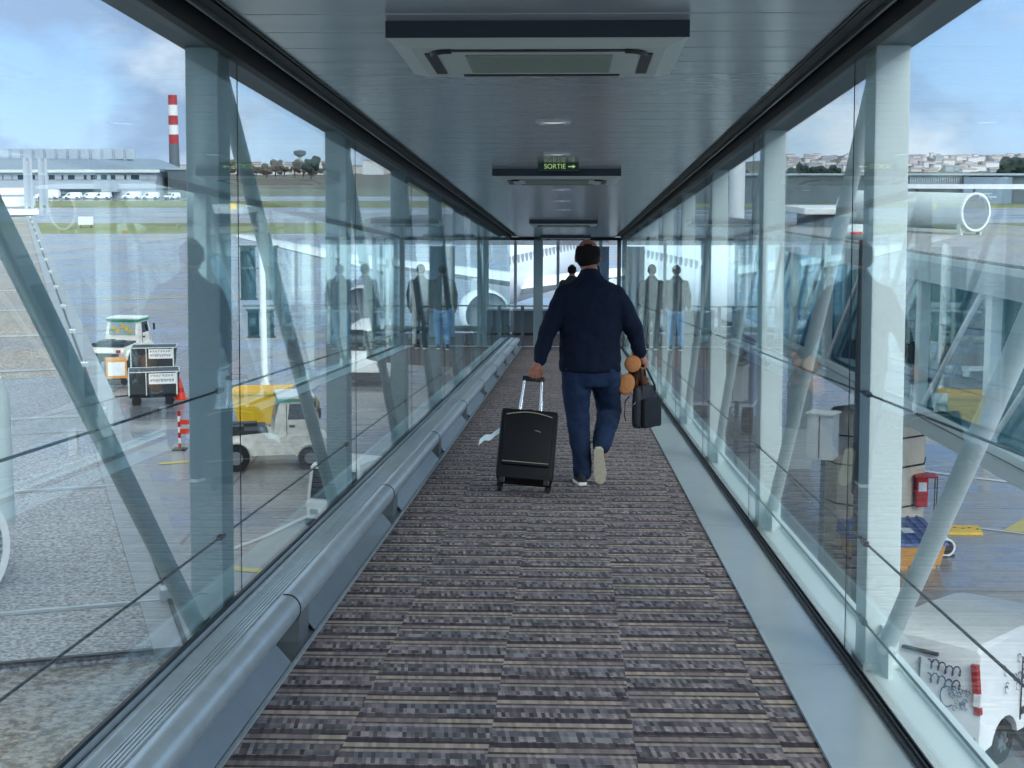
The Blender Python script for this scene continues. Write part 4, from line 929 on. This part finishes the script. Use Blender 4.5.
# white aircraft tug with green roof stripe
def tug(mw, label):
    t = empty('tow_tractor', mw, label, 'tow tractor')        # front towards +X
    m = MB(); m.prism([(-1.75, .42), (-1.80, .78), (-1.65, .95), (-.30, 1.05), (-.12, .95), (1.15, .95), (1.45, .80), (1.50, .42)], 'Y', -.80, .80)
    for v in m.b.verts: v.co = Vector((v.co.x, v.co.y, v.co.z))
    m.build('chassis_body', 'dirty_white', parent=t)
    # profile above was laid along X
    m = MB(); m.loft([[(-.10, -.76, .95), (1.22, -.76, .95), (1.22, .76, .95), (-.10, .76, .95)], [(-.04, -.74, 1.42), (1.18, -.74, 1.42), (1.18, .74, 1.42), (-.04, .74, 1.42)], [(.12, -.68, 1.98), (.98, -.68, 1.98), (.98, .68, 1.98), (.12, .68, 1.98)]]); m.build('cab', 'dirty_white', parent=t)
    m = MB(); m.box((.02, -.72, 1.98), (1.06, .72, 2.06), bevel=.02); m.build('roof', 'white', parent=t)
    m = MB(); m.box((.02, -.735, 1.90), (1.07, .735, 1.985)); m.build('green_stripe', 'green', parent=t)
    for s in (-1, 1):
        m = MB(); m.loft([[(.30, s * .745, 1.40), (1.02, s * .745, 1.40), (.94, s * .70, 1.84), (.36, s * .70, 1.84)], [(.30, s * .70, 1.40), (1.02, s * .70, 1.40), (.94, s * .66, 1.84), (.36, s * .66, 1.84)]]); m.build('side_window', 'carglass', parent=t)
        m = MB(); m.box((.26, s * .765 - .006, .60), (.28, s * .765 + .006, 1.86)); m.box((1.05, s * .765 - .006, .60), (1.07, s * .765 + .006, 1.40)); m.build('door_gap', 'dark', parent=t)
        m = MB(); m.box((.34, s * .775 - .015, 1.20), (.50, s * .775 + .015, 1.25)); m.build('door_handle', 'black', parent=t)
        m = MB(); m.box((1.15, s * .85 - .02, 1.45), (1.22, s * .85 + .09 * s, 1.72), bevel=.01); m.build('mirror', 'black', parent=t)
    m = MB(); m.loft([[(-.068, -.60, 1.32), (-.068, .60, 1.32), (.075, .56, 1.88), (.075, -.56, 1.88)], [(-.02, -.60, 1.32), (-.02, .60, 1.32), (.12, .56, 1.88), (.12, -.56, 1.88)]]); m.build('rear_window', 'steel_shaded', parent=t)
    for k in range(5): m = MB(); m.box((-.06 + .022 * (k % 3), -.45 + .2 * k, 1.42 + .09 * (k % 3)), (-.045 + .022 * (k % 3), -.33 + .2 * k, 1.58 + .09 * (k % 3))); m.build('sticker', 'yellow', parent=t)
    m = MB(); m.box((1.19, -.62, 1.38), (1.21, .62, 1.86)); m.build('windscreen', 'carglass', parent=t)
    for x_ in (-1.15, .90):
        for s in (-1, 1):
            r = .38 if x_ < 0 else .32
            m = MB(); m.lathe([(.01, -.12), (r, -.12), (r, .12), (.01, .12)], (x_, s * .76, r), (0, 1, 0), 24); w_ = m.build('wheel', 'tyre', parent=t)
            m = MB(); m.lathe([(.01, -.135), (r * .5, -.13), (r * .5, .13), (.01, .135)], (x_, s * .76, r), (0, 1, 0), 16); m.build('hub', 'rim', parent=w_)
            m = MB(); m.prism([(x_ + (r + .09) * math.cos(a), r + (r + .09) * math.sin(a)) for a in [math.radians(q) for q in range(10, 171, 20)]] + [(x_ + (r + .04) * math.cos(a), r + (r + .04) * math.sin(a)) for a in [math.radians(q) for q in range(170, 9, -20)]], 'Y', s * .80 - .10, s * .80 + .06); m.build('mudguard', 'dirty_white', parent=t)
    m = MB(); m.box((-1.5, -.70, 1.0), (-.25, .70, 1.12)); m.box((-1.6, -.55, 1.1), (-.9, -.15, 1.22)); m.box((-1.4, .1, 1.1), (-.5, .5, 1.2)); m.build('deck', 'dark', parent=t)
    m = MB(); m.box((-1.95, -.6, .45), (-1.78, .6, .75)); m.cone((-2.1, 0, .5), (-1.9, 0, .5), .06); m.build('rear_hitch', 'dark', parent=t)
    m = MB(); m.box((-1.82, -.68, .78), (-1.76, -.50, .90)); m.box((-1.82, .50, .78), (-1.76, .68, .90)); m.build('rear_lamps', 'red', parent=t)
    return t
c = gp(272, 470); tug(at(Vector((c.x, c.y + .8, 0)), math.radians(12)), 'white tow tractor with green roof stripe and worn paint beside the yellow container')
c = gp(119, 371); tug(at(Vector((c.x - .2, c.y + 1.6, 0)), math.radians(80)), 'white tow tractor with green stripe at the head of the baggage carts')
# yellow container
c = gp(258, 434); t = empty('yellow_container', at(Vector((c.x, c.y + 1.0, 0)), .12), 'bright yellow open container standing behind the white tow tractor', 'container')
m = MB(); m.loft([[(-.75, -.6, .25), (.75, -.6, .25), (.75, .6, .25), (-.75, .6, .25)], [(-.95, -.7, 1.28), (.95, -.7, 1.28), (.95, .7, 1.28), (-.95, .7, 1.28)], [(-.89, -.64, 1.28), (.89, -.64, 1.28), (.89, .64, 1.28), (-.89, .64, 1.28)], [(-.7, -.55, .4), (.7, -.55, .4), (.7, .55, .4), (-.7, .55, .4)]]); m.build('hopper', 'yellow', parent=t)
m = MB(); m.box((-1.0, -.75, 1.22), (1.0, -.70, 1.32)); m.box((-1.0, .70, 1.22), (1.0, .75, 1.32)); m.build('top_rail', 'yellow', parent=t)
for x_ in (-.6, .6): m = MB(); m.box((x_ - .08, -.6, 0), (x_ + .08, .6, .26)); m.build('skid', 'dark', parent=t)
# baggage carts
def cart(px, py, rz, lab):
    c = gp(px, py); t = empty('baggage_cart', at(Vector((c.x, c.y + .8, 0)), rz) @ Matrix.Scale(.82, 4), lab, 'baggage cart', 'dark baggage carts with white banners')
    m = MB(); m.loft([[(-.95, -.72, .42), (.95, -.72, .42), (.95, .72, .42), (-.95, .72, .42)], [(-1.0, -.78, .50), (1.05, -.78, .50), (1.05, .78, .50), (-1.0, .78, .50)], [(-1.0, -.78, 1.45), (1.15, -.78, 1.45), (1.15, .78, 1.45), (-1.0, .78, 1.45)]]); m.build('box', 'dark', parent=t)
    m = MB(); m.box((-1.02, -.80, 1.43), (1.17, -.76, 1.47)); m.box((-1.02, .76, 1.43), (1.17, .80, 1.47)); m.box((-1.02, -.8, 1.43), (-.98, .8, 1.47)); m.box((1.13, -.8, 1.43), (1.17, .8, 1.47)); m.box((-1.04, -.81, .44), (-.98, -.75, 1.45)); m.box((.98, -.81, .44), (1.04, -.75, 1.45)); m.box((-.30, -.81, .44), (-.26, -.77, 1.45)); m.build('frame', 'steel_paint', parent=t)
    m = MB(); m.box((-.16, -.80, .92), (1.0, -.785, 1.38)); bn = m.build('banner', 'white', parent=t)
    for r_, (z_, k) in enumerate(((1.28, 8), (1.08, 9))):
        for i in range(k):
            x_ = -.08 + i * (1.0 / k); hh = .05 if r_ == 0 else .06
            m = MB(); m.box((x_, -.806, z_ - hh), (x_ + .022, -.80, z_ + hh)); m.box((x_, -.806, z_ + (hh - .02 if i % 2 else -.01)), (x_ + .07, -.80, z_ + (hh if i % 2 else .012))); m.box((x_ + .05, -.806, z_ - (hh if i % 3 else 0)), (x_ + .07, -.80, z_ + hh)); m.build('letter', 'black', parent=bn)
    for x_ in (-.7, .7):
        for s in (-1, 1): m = MB(); m.lathe([(.01, -.06), (.2, -.06), (.2, .06), (.01, .06)], (x_, s * .66, .2), (0, 1, 0), 16); m.build('wheel', 'tyre', parent=t)
    m = MB(); m.box((-1.0, -.6, .30), (1.0, .6, .42)); m.build('chassis', 'dark', parent=t)
    m = MB(); m.cone((-.95, 0, .35), (-1.8, .0, .30), .035, seg=8); m.build('tow_bar', 'dark', parent=t)
cart(148, 406, math.radians(14), 'dark baggage cart with white lettered banner, nearer of the two')
cart(149, 378, math.radians(10), 'dark baggage cart with white lettered banner, farther one just behind')
m = MB(); c = gp(117, 384); t = empty('orange_crate', at(Vector((c.x, c.y, 0)), .3) @ Matrix.Scale(.75, 4), 'small orange and white crate left of the farther baggage cart', 'crate')
m = MB(); m.box((-.55, -.5, .35), (.5, .5, 1.35), bevel=.02); m.build('crate_box', 'tub_orange', parent=t)
m = MB(); m.box((-.45, -.52, .5), (.4, -.50, 1.2)); m.build('white_panel', 'white', parent=t)
for x_ in (-.4, .35): m = MB(); m.lathe([(.01, -.06), (.18, -.06), (.18, .06), (.01, .06)], (x_, -.4, .18), (0, 1, 0), 12); m.build('wheel', 'tyre', parent=t)
m = MB(); m.box((-.5, -.45, .28), (.45, .45, .36)); m.build('chassis', 'dark', parent=t)
# cone and barrier
c = gp(180.5, 399); t = empty('traffic_cone', at(Vector((c.x, c.y, 0))), 'orange traffic cone standing on the apron right of the carts', 'cone')
m = MB(); m.lathe([(.20, .03), (.035, .76), (.001, .77)], seg=20); m.mi = 1; m.lathe([(.148, .27), (.115, .42)], seg=20); m.build('cone', ['orange', 'red'], parent=t, smooth=True)
m = MB(); m.box((-.24, -.24, 0), (.24, .24, .035), bevel=.01); m.build('base', 'orange', parent=t)
c = gp(180, 450); t = empty('warning_barrier', at(Vector((c.x, c.y, 0))), 'red and white barrier post with red board beside the left column', 'barrier')
m = MB()
for k in range(7): m.mi = k % 2; m.box((-.035, -.035, .04 + k * .165), (.035, .035, .04 + (k + 1) * .165))
m.build('post', ['red', 'white'], parent=t)
for z_ in (.50, .78): m = MB(); m.box((.03, -.05, z_), (.38, -.02, z_ + .15)); m.build('board', 'orange', parent=t)
m = MB(); m.box((-.2, -.2, 0), (.2, .2, .05), bevel=.01); m.build('base', 'black', parent=t)
# stand post with dark sign panels
c = gp(265, 392); t = empty('stand_sign_post', at(Vector((c.x, c.y, 0))), 'white post with flared foot carrying two dark rectangular boards', 'sign post')
s_ = F / c.y
m = MB(); m.lathe([(.38, 0), (.38, .05), (.2, .22), (.12, .5), (.12, 5.5), (.08, 5.6)], seg=18); m.build('post', 'white', parent=t, smooth=True)
for (x0_, x1_, y0_, y1_) in ((243, 258, 247, 299), (268, 280, 247, 299), (249, 260, 311, 337), (266, 275, 311, 337)):
    z0_, z1_ = dp(262, y1_, c.y).z, dp(262, y0_, c.y).z; xa, xb = (x0_ - W0) / F * c.y * 1.012 - c.x, (x1_ - W0) / F * c.y * 1.012 - c.x
    m = MB(); m.box((xa, .14, z0_), (xb, .24, z1_), bevel=.01); b = m.build('board', 'teal_panel', parent=t)
    m = MB(); m.box((xa - .04, .12, z1_ - .01), (xb + .04, .26, z1_ + .05)); m.box((xa - .04, .12, z0_ - .05), (xb + .04, .26, z0_ + .01)); m.build('frame', 'dark', parent=b)
for z_ in (3.2, 4.6): m = MB(); m.box((-.78, .1, z_), (.55, .14, z_ + .06)); m.build('bracket', 'beam', parent=t)
c = gp(368, 386); van(at(Vector((c.x + .2, c.y + 4.4, 0)), math.radians(176)), 'white service van facing the camera near the aircraft nose', Hv=2.2, detail=False, name='van')
# yellow taxiway sign, white sign
for (px, py, mt_, lab) in ((231, 212, 'yellow', 'small yellow taxiway sign standing in the far grass'), (86, 228, 'white', 'small white marker board on the grass left')):
    c = gp(px, py); t = empty('airfield_sign', at(Vector((c.x, c.y, 0))), lab, 'sign')
    m = MB(); m.box((-1.0, -.1, .4), (1.0, .1, 1.5), bevel=.03); m.build('board', mt_, parent=t)
    for x_ in (-.7, .7): m = MB(); m.box((x_ - .06, -.06, -.02), (x_ + .06, .06, .4)); m.build('leg', 'dark', parent=t)
# ================================================================== AIRCRAFT added as a white body behind the bright end glass
a0 = dp(405, 300, 62.0); a1 = dp(600, 300, 99.0); ad = Vector((a1.x - a0.x, a1.y - a0.y, 0)).normalized()
AM = Matrix(((-ad.y, ad.x, 0, a0.x), (ad.x, ad.y, 0, a0.y), (0, 0, 1, 0), (0, 0, 0, 1)))      # local X = left-hand side, Y = tailward from the nose
AM = Matrix(((ad.y, ad.x, 0, a0.x), (-ad.x, ad.y, 0, a0.y), (0, 0, 1, 0), (0, 0, 0, 1)))
pl_ = empty('aircraft', AM, 'added white airliner behind the bright far end glass, nose towards the viewer', 'aircraft')
zc = 3.55
st = [(0.02, .02, -.45), (.25, .45, -.42), (.8, .85, -.35), (1.6, 1.25, -.22), (2.8, 1.62, -.08), (4.4, 1.90, 0), (6, 1.975, 0), (22, 1.975, 0), (26, 1.8, .15), (30, 1.25, .55), (33.5, .6, 1.0), (35.2, .18, 1.25)]
m = MB(); m.loft([[(r * math.cos(a), y, zc + o + r * 1.02 * math.sin(a)) for a in [i * 2 * PI / 36 for i in range(36)]] for y, r, o in st]); m.build('fuselage', 'plane', parent=pl_, smooth=True, angle=80)
m = MB()
for s in (-1, 1):
    m.loft([[(s * .08, 1.55, zc + .62), (s * .72, 1.72, zc + .56), (s * .78, 2.12, zc + 1.02), (s * .08, 1.95, zc + 1.14)], [(s * .08, 1.75, zc + .55), (s * .70, 1.9, zc + .50), (s * .74, 2.3, zc + .96), (s * .08, 2.15, zc + 1.05)]])
    m.loft([[(s * .84, 1.80, zc + .55), (s * 1.28, 2.40, zc + .60), (s * 1.22, 2.75, zc + 1.0), (s * .86, 2.2, zc + 1.02)], [(s * .7, 1.95, zc + .5), (s * 1.1, 2.55, zc + .55), (s * 1.05, 2.85, zc + .95), (s * .75, 2.35, zc + .97)]])
m.build('cockpit_windows', 'carglass', parent=pl_)
def blade(name, root, tip, mt):
    """root / tip : (x, y_lead, y_trail, z, thickness)"""
    def sec(x, a, b, z_, th, vert=False):
        pts = [(0, 0), (.12, .5), (.35, .55), (1, .02), (1, -.02), (.35, -.4), (.12, -.4)]
        return [((x + q * th, a + (b - a) * f, z_) if vert else (x, a + (b - a) * f, z_ + q * th)) for f, q in pts]
    m = MB(); m.loft([sec(*root), sec(*tip)]); return m.build(name, mt, parent=pl_, smooth=True, angle=50)
for s in (-1, 1):
    blade('wing', (s * 1.3, 11.5, 18.0, zc - 1.0, .8), (s * 17, 20.5, 22.3, zc + .9, .18), 'plane')
    m = MB(); m.lathe([(.01, .9), (1.0, .8), (1.02, 0), (1.12, .15), (1.15, 1.2), (.85, 3.2), (.45, 3.6), (.30, 4.3), (.01, 4.6)], (s * 5.75, 10.2, zc - 1.95), (0, 1, 0), 28); en = m.build('engine', 'plane', parent=pl_, smooth=True, angle=60)
    m = MB(); m.lathe([(.97, .5), (.01, .55), (.01, .4)], (s * 5.75, 10.2, zc - 1.95), (0, 1, 0), 24); m.build('fan', 'engine', parent=en, smooth=True)
    m = MB(); m.box((s * 5.75 - .12, 10.9, zc - 1.2), (s * 5.75 + .12, 14.2, zc - .55)); m.build('pylon', 'plane', parent=pl_)
    blade('tailplane', (s * .5, 30.0, 33.6, zc + 1.1, .35), (s * 6.2, 33.6, 35.2, zc + 1.7, .12), 'plane')
    m = MB()
    for k in range(24): m.box((s * 1.93 - .03, 6.5 + k * .78, zc + .38), (s * 1.93 + .035, 6.75 + k * .78, zc + .75))
    m.build('cabin_windows', 'engine', parent=pl_)
    m = MB(); m.box((s * 3.3 - .06, 16.6, .5), (s * 3.3 + .06, 16.9, zc - 1.0)); m.build('main_gear_leg', 'engine', parent=pl_)
    for q in (-.35, .35): m = MB(); m.lathe([(.01, -.15), (.55, -.15), (.55, .15), (.01, .15)], (s * 3.3 + q, 16.75, .56), (1, 0, 0), 20); m.build('main_wheel', 'tyre', parent=pl_)
fin = MB(); fin.loft([[(-.18, 27.0, zc + 1.6), (.18, 27.0, zc + 1.6), (.10, 33.8, zc + 1.6), (-.10, 33.8, zc + 1.6)], [(-.06, 32.4, zc + 7.8), (.06, 32.4, zc + 7.8), (.03, 34.9, zc + 7.8), (-.03, 34.9, zc + 7.8)]]); fin.build('tail_fin', 'plane_blue', parent=pl_)
m = MB(); m.box((-.08, 4.9, .4), (.08, 5.1, zc - 1.7)); m.build('nose_gear_leg', 'engine', parent=pl_)
for q in (-.22, .22): m = MB(); m.lathe([(.01, -.1), (.38, -.1), (.38, .1), (.01, .1)], (q, 5.0, .38), (1, 0, 0), 18); m.build('nose_wheel', 'tyre', parent=pl_)
# ================================================================== DISTANT BUILDINGS
def W(px, py, D): p = dp(px, py, D); return p
HD = 375.0
def hx(px): return (px - W0) / F * HD * .99
def hz(py): return dp(512, py, HD).z
t = empty('hangar', at((hx(60), HD, 0)), 'long pale hangar with blue grey curved roof and window strip, far left', 'hangar'); cx0 = hx(60)
L0, L1 = hx(-260) - cx0, hx(155) - cx0
m = MB(); m.box((L0, 0, 0), (L1, 60, hz(172))); m.build('wall', 'hangar_wall', parent=t)
m = MB(); prof = [(L0 - 1, hz(171.5)), (L1 + 1.2, hz(171.5)), (L1 + 1.2, hz(169)), (hx(135) - cx0, hz(159)), (hx(110) - cx0, hz(158)), (hx(60) - cx0, hz(155.5)), (L0, hz(152)), (L0 - 1, hz(153))]
m.loft([[(x_, -1.0, min(z_, hz(169)) if z_ > hz(169.5) else z_) for x_, z_ in prof], [(x_, 26, z_) for x_, z_ in prof]]); m.build('roof', 'hangar_roof', parent=t)
m = MB(); m.box((L0, -1.2, hz(172.5)), (L1 + 1.3, -.9, hz(169.5))); m.build('fascia', 'steel_paint', parent=t)
m = MB()
for k in range(60): x_ = L0 + 1 + k * 2.9; m.box((x_, 20, hz(159)), (x_ + 2.2, 20.6, hz(148.3))) if x_ < hx(111) - cx0 else None
m.box((L0, 20.6, hz(160)), (hx(112) - cx0, 21, hz(148))); m.build('roof_screen', 'hangar_wall', parent=t)
m = MB(); m.box((L0 + 1, -.12, hz(179.5)), (L1 - .5, .05, hz(175))); m.build('window_strip', 'window_dark', parent=t)
rr = random.Random(5)
for k in range(17): x_ = hx(-20 + k * 10.4 + rr.random() * 3) - cx0; m = MB(); m.box((x_, -.22, hz(179.6)), (x_ + .7 + rr.random() * 1.6, -.12, hz(174.9))); m.build('window_panel', 'hangar_wall', parent=t)
m = MB(); m.box((hx(55) - cx0, -.5, hz(196)), (hx(112) - cx0, .0, hz(189))); m.build('lower_glazing', 'window_dark', parent=t)
m = MB(); m.box((hx(104) - cx0, -3.5, hz(191.5)), (hx(120) - cx0, 0, hz(189))); m.box((hx(112) - cx0, -3.4, 0), (hx(114) - cx0, -3, hz(191))); m.build('porch', 'hangar_wall', parent=t)
t = empty('warehouse', at((hx(172) + 2.6, HD + 6, 0)), 'dark corrugated warehouse block right of the hangar', 'warehouse')
m = MB(); m.box((-5, 0, 0), (6, 20, hz(169.5)))
for k in range(24): m.box((-5 + k * .46, -.12, 0), (-4.8 + k * .46, 0, hz(170)))
m.build('wall', 'hangar_dark', parent=t)
m = MB(); m.box((-5.3, -.5, hz(169.8)), (6.3, 20.5, hz(168.6))); m.build('roof_edge', 'hangar_wall', parent=t)
# chimney
t = empty('chimney', at(Vector(((174.5 - W0) / F * 881, 890, 0))), 'tall red and white banded chimney stack on the left horizon', 'chimney')
P0 = lambda py: dp(512, py, 890).z
m = MB(); m.lathe([(3.0, 0), (2.85, P0(144))], seg=24); m.build('lower_shaft', 'hangar_dark', parent=t, smooth=True)
for k, (y0_, y1_) in enumerate(((144, 134.5), (134.5, 125), (125, 115.5), (115.5, 105), (105, 95))):
    m = MB(); m.lathe([(2.85 - k * .06, P0(y0_)), (2.79 - k * .06, P0(y1_))], seg=24); m.build('painted_band', 'red' if k % 2 == 0 else 'white', parent=t, smooth=True)
for k, (px, py) in enumerate(((160, 158), (186, 158))):
    pass
# parked vehicles before the hangar
labs = ['large white box van parked second from left before the hangar porch', 'white minibus parked just right of the large box van', 'white van parked between the minibus and the porch', 'white van parked right in front of the hangar porch',
        'white van parked alone right of the porch', 'white van parked before the dark warehouse, left one', 'white van parked before the dark warehouse, right one']
for (px, sc_), lab in zip(((56, 1.15), (81, .85), (94, .8), (110, .85), (136, .9), (157, .85), (172, .8)), labs):
    rz = PI / 2 if px != 172 else math.radians(150)
    v = van(at((hx(px) + 2.6, HD - 7 - 3.2 * (px in (81, 110, 157)), -.02), rz), lab, Lv=4.9 * sc_, Hv=2.0 * sc_, detail=False, windows=px in (80, 92), group='white vehicles parked by the hangar')
# trees and bushes on the horizon
def tree(px, D, h, w, lab, group, mt='foliage'):
    p = dp(px, 163, D); t = empty('tree', at(Vector((p.x, p.y, 0))), lab, 'tree', group); r2 = random.Random(int(px * 7 + D))
    m = MB(); m.cone((0, 0, 0), (0, 0, h * .5), w * .06, w * .04, 6); m.build('trunk', 'dark', parent=t)
    m = MB()
    for k in range(9):
        c_ = Vector(((r2.random() - .5) * w * .8, (r2.random() - .5) * w * .5, h * (.35 + r2.random() * .45))); rr_ = w * (.16 + r2.random() * .14)
        q = bmesh.ops.create_icosphere(m.b, subdivisions=2, radius=rr_, matrix=Matrix.Translation(c_))
        for v in q['verts']: v.co += (v.co - c_) * (noise.noise(v.co * (2.2 / rr_)) * .55)
    m.build('crown', mt, parent=t); return t
r3 = random.Random(11)
for k in range(13): tree(798 + k * 5.2 if k < 8 else 705 + (k - 8) * 9, 640 + (k % 4) * 40, 5.5 + r3.random() * 4, 5.5 + r3.random() * 2, 'dark bushy tree in the right horizon tree row', 'trees on the right horizon')
tree(1012, 520, 10.5, 12, 'large dark rounded tree at the right edge above the low building', None)
for k in range(15): tree(208 + k * 9.5 + r3.random() * 2, 900 + (k % 3) * 40, 6 + r3.random() * 6, 5.5 + r3.random() * 3, 'grey brown bare tree on the left horizon', 'trees on the left horizon', 'scrub')
tree(311, 820, 13, 8, 'tallest dark tree on the left horizon between the left columns', None)
# low airport building to the right
t = empty('terminal_building', at(dp(905, 163, 330) * Vector((1, 1, 0)) if False else Vector((dp(905, 163, 330).x, 330, 0))), 'long low dark blue building in front of the right horizon', 'building')
Z = lambda py, D: dp(512, py, D).z
X = lambda px, D: (px - W0) / F * D * .99
bx = dp(905, 163, 330).x
m = MB(); m.box((X(690, 330) - bx, 0, 0), (X(1250, 330) - bx, 30, Z(175, 330))); m.build('wall', 'hangar_dark', parent=t)
m = MB()
for k in range(26): m.box((X(910 + k * 2.3, 330) - bx, -.4, Z(187, 330)), (X(911.6 + k * 2.3, 330) - bx, 0, Z(176, 330)))
m.build('pale_fins', 'hangar_wall', parent=t)
m = MB(); m.box((X(962, 330) - bx, -2, 0), (X(1010, 330) - bx, 0, Z(177, 330))); m.build('annex', 'hangar_roof', parent=t)
m = MB(); m.box((X(690, 330) - bx, -1, Z(175.4, 330)), (X(1250, 330) - bx, 31, Z(174.4, 330))); m.build('roof_edge', 'hangar_wall', parent=t)
# slim white canopy wing
t = empty('canopy_roof', at(Vector((X(985, 120), 120, 0))), 'thin white canopy roof behind the big duct on the right', 'canopy')
m = MB(); m.loft([[(X(910, 120) - X(985, 120), 0, Z(188.5, 120)), (8, 0, Z(189.5, 120)), (8, 5, Z(189.5, 120)), (X(910, 120) - X(985, 120), 5, Z(188.5, 120))], [(X(918, 120) - X(985, 120), 0, Z(186, 120)), (8, 0, Z(186.5, 120)), (8, 5, Z(185, 120)), (X(918, 120) - X(985, 120), 5, Z(185, 120))]]); m.build('roof_slab', 'white', parent=t)
for x_ in (-4.5, 0, 5): m = MB(); m.cone((x_, 2.5, 0), (x_, 2.5, Z(188.5, 120)), .1, seg=8); m.build('post', 'beam', parent=t)
# hills with city
def hill(name, x0, x1, D, zf, mt):
    m = MB(); k = 40
    a = [(x0 + (x1 - x0) * i / k) for i in range(k + 1)]
    r0 = [m.b.verts.new((x_, D, 0)) for x_ in a]; r1 = [m.b.verts.new((x_, D + 900, zf(i / k))) for i, x_ in enumerate(a)]; r2 = [m.b.verts.new((x_, D + 1800, 0)) for x_ in a]
    for i in range(k):
        m.b.faces.new((r0[i], r0[i + 1], r1[i + 1], r1[i])); m.b.faces.new((r1[i], r1[i + 1], r2[i + 1], r2[i]))
    return struct(m.build(name, mt, smooth=True, angle=180))
def hz_r(f): return 22 * min(1, f * 5) * min(1, (1 - f) * 5) + 2.5 * math.sin(f * 17)
hill('hills', 300, 1700, 1800, hz_r, 'scrub')
k = 0
for row in range(13):
    D = 1480 + row * 92; xx = (772 - W0) / F * D + r3.random() * 20
    while xx < (1060 - W0) / F * D and k < 290:
        w_ = 5 + r3.random() * 13; h_ = 2.5 + r3.random() * 5.5; x_ = xx + w_ / 2; xx += w_ + 3 + r3.random() * 20; k += 1
        z_ = max(0, (D - 1800) / 900) * 21 if D > 1800 else 0
        t = empty('city_building', at((x_, D, z_ - 1.5), 0), 'small pale house in the distant town on the right horizon', 'building', 'houses of the distant town on the right')
        m = MB(); m.box((-w_ / 2, -5, 0), (w_ / 2, 5, h_)); m.build('wall', ('city', 'city_b', 'city', 'hangar_wall', 'city')[k % 5], parent=t)
        m = MB(); m.prism([(-5.4, h_), (5.4, h_), (0, h_ + 1.3)], 'X', -w_ / 2 - .3, w_ / 2 + .3); m.build('roof', 'city_roof', parent=t)
xx = (158 - W0) / F * 1200
for k in range(26):
    D = 1150 + (k % 3) * 60; w_ = 12 + r3.random() * 20; x_ = xx + w_ / 2; xx += w_ * .55 + 1; h_ = 5 + r3.random() * 7; D = 1150 + (k % 3) * 60
    if x_ > -60: break
    t = empty('city_building', at((x_, D, 0), (r3.random() - .5) * .3), 'low pale building beyond the airfield on the left horizon', 'building', 'buildings on the left horizon')
    m = MB(); m.box((-w_ / 2, -6, 0), (w_ / 2, 6, h_)); m.build('wall', 'city_b' if k % 3 else 'city', parent=t)
    m = MB(); m.box((-w_ / 2 - .4, -6.4, h_), (w_ / 2 + .4, 6.4, h_ + .6)); m.build('roof', 'city_roof', parent=t)
t = empty('control_tower', at(Vector(((304 - W0) / F * 1160, 1150, 0))), 'tiny grey control tower on the left horizon between columns', 'tower')
m = MB(); m.cone((0, 0, 0), (0, 0, 13), 1.6, 1.2, 12); m.build('shaft', 'concrete', parent=t)
m = MB(); m.lathe([(1.5, 13), (4.4, 14.5), (4.8, 17), (3.2, 17.6), (.1, 18)], seg=12); m.build('cabin', 'hangar_dark', parent=t)

# ------------------------------------------------------------------ words for the parts of the setting
for nm, lb in {'floor': 'striped brown grey woven carpet running down the boarding bridge', 'floor_deck': 'grey steel deck under the carpet of the boarding bridge', 'ceiling': 'satin grey metal plank ceiling of the boarding bridge',
               'wall_left': 'left steel frame of the bridge with columns, diagonal braces and cables', 'wall_right': 'right steel frame of the bridge with pale columns, diagonal braces and cables',
               'floor_lobby': 'round carpeted floor at the far end of the bridge', 'ceiling_lobby': 'round ceiling over the far end lobby', 'wall_lobby': 'curved glazed wall of the round far end lobby',
               'door_1': 'door frame with grey posts at the far end of the bridge', 'trim_right_plate': 'smooth grey metal floor plate along the right glass',
               'apron_floor': 'wet grey concrete apron around the bridge', 'taxiway_floor': 'pale wet taxiway between two strips of grass'}.items():
    if nm in bpy.data.objects: bpy.data.objects[nm]['label'] = lb
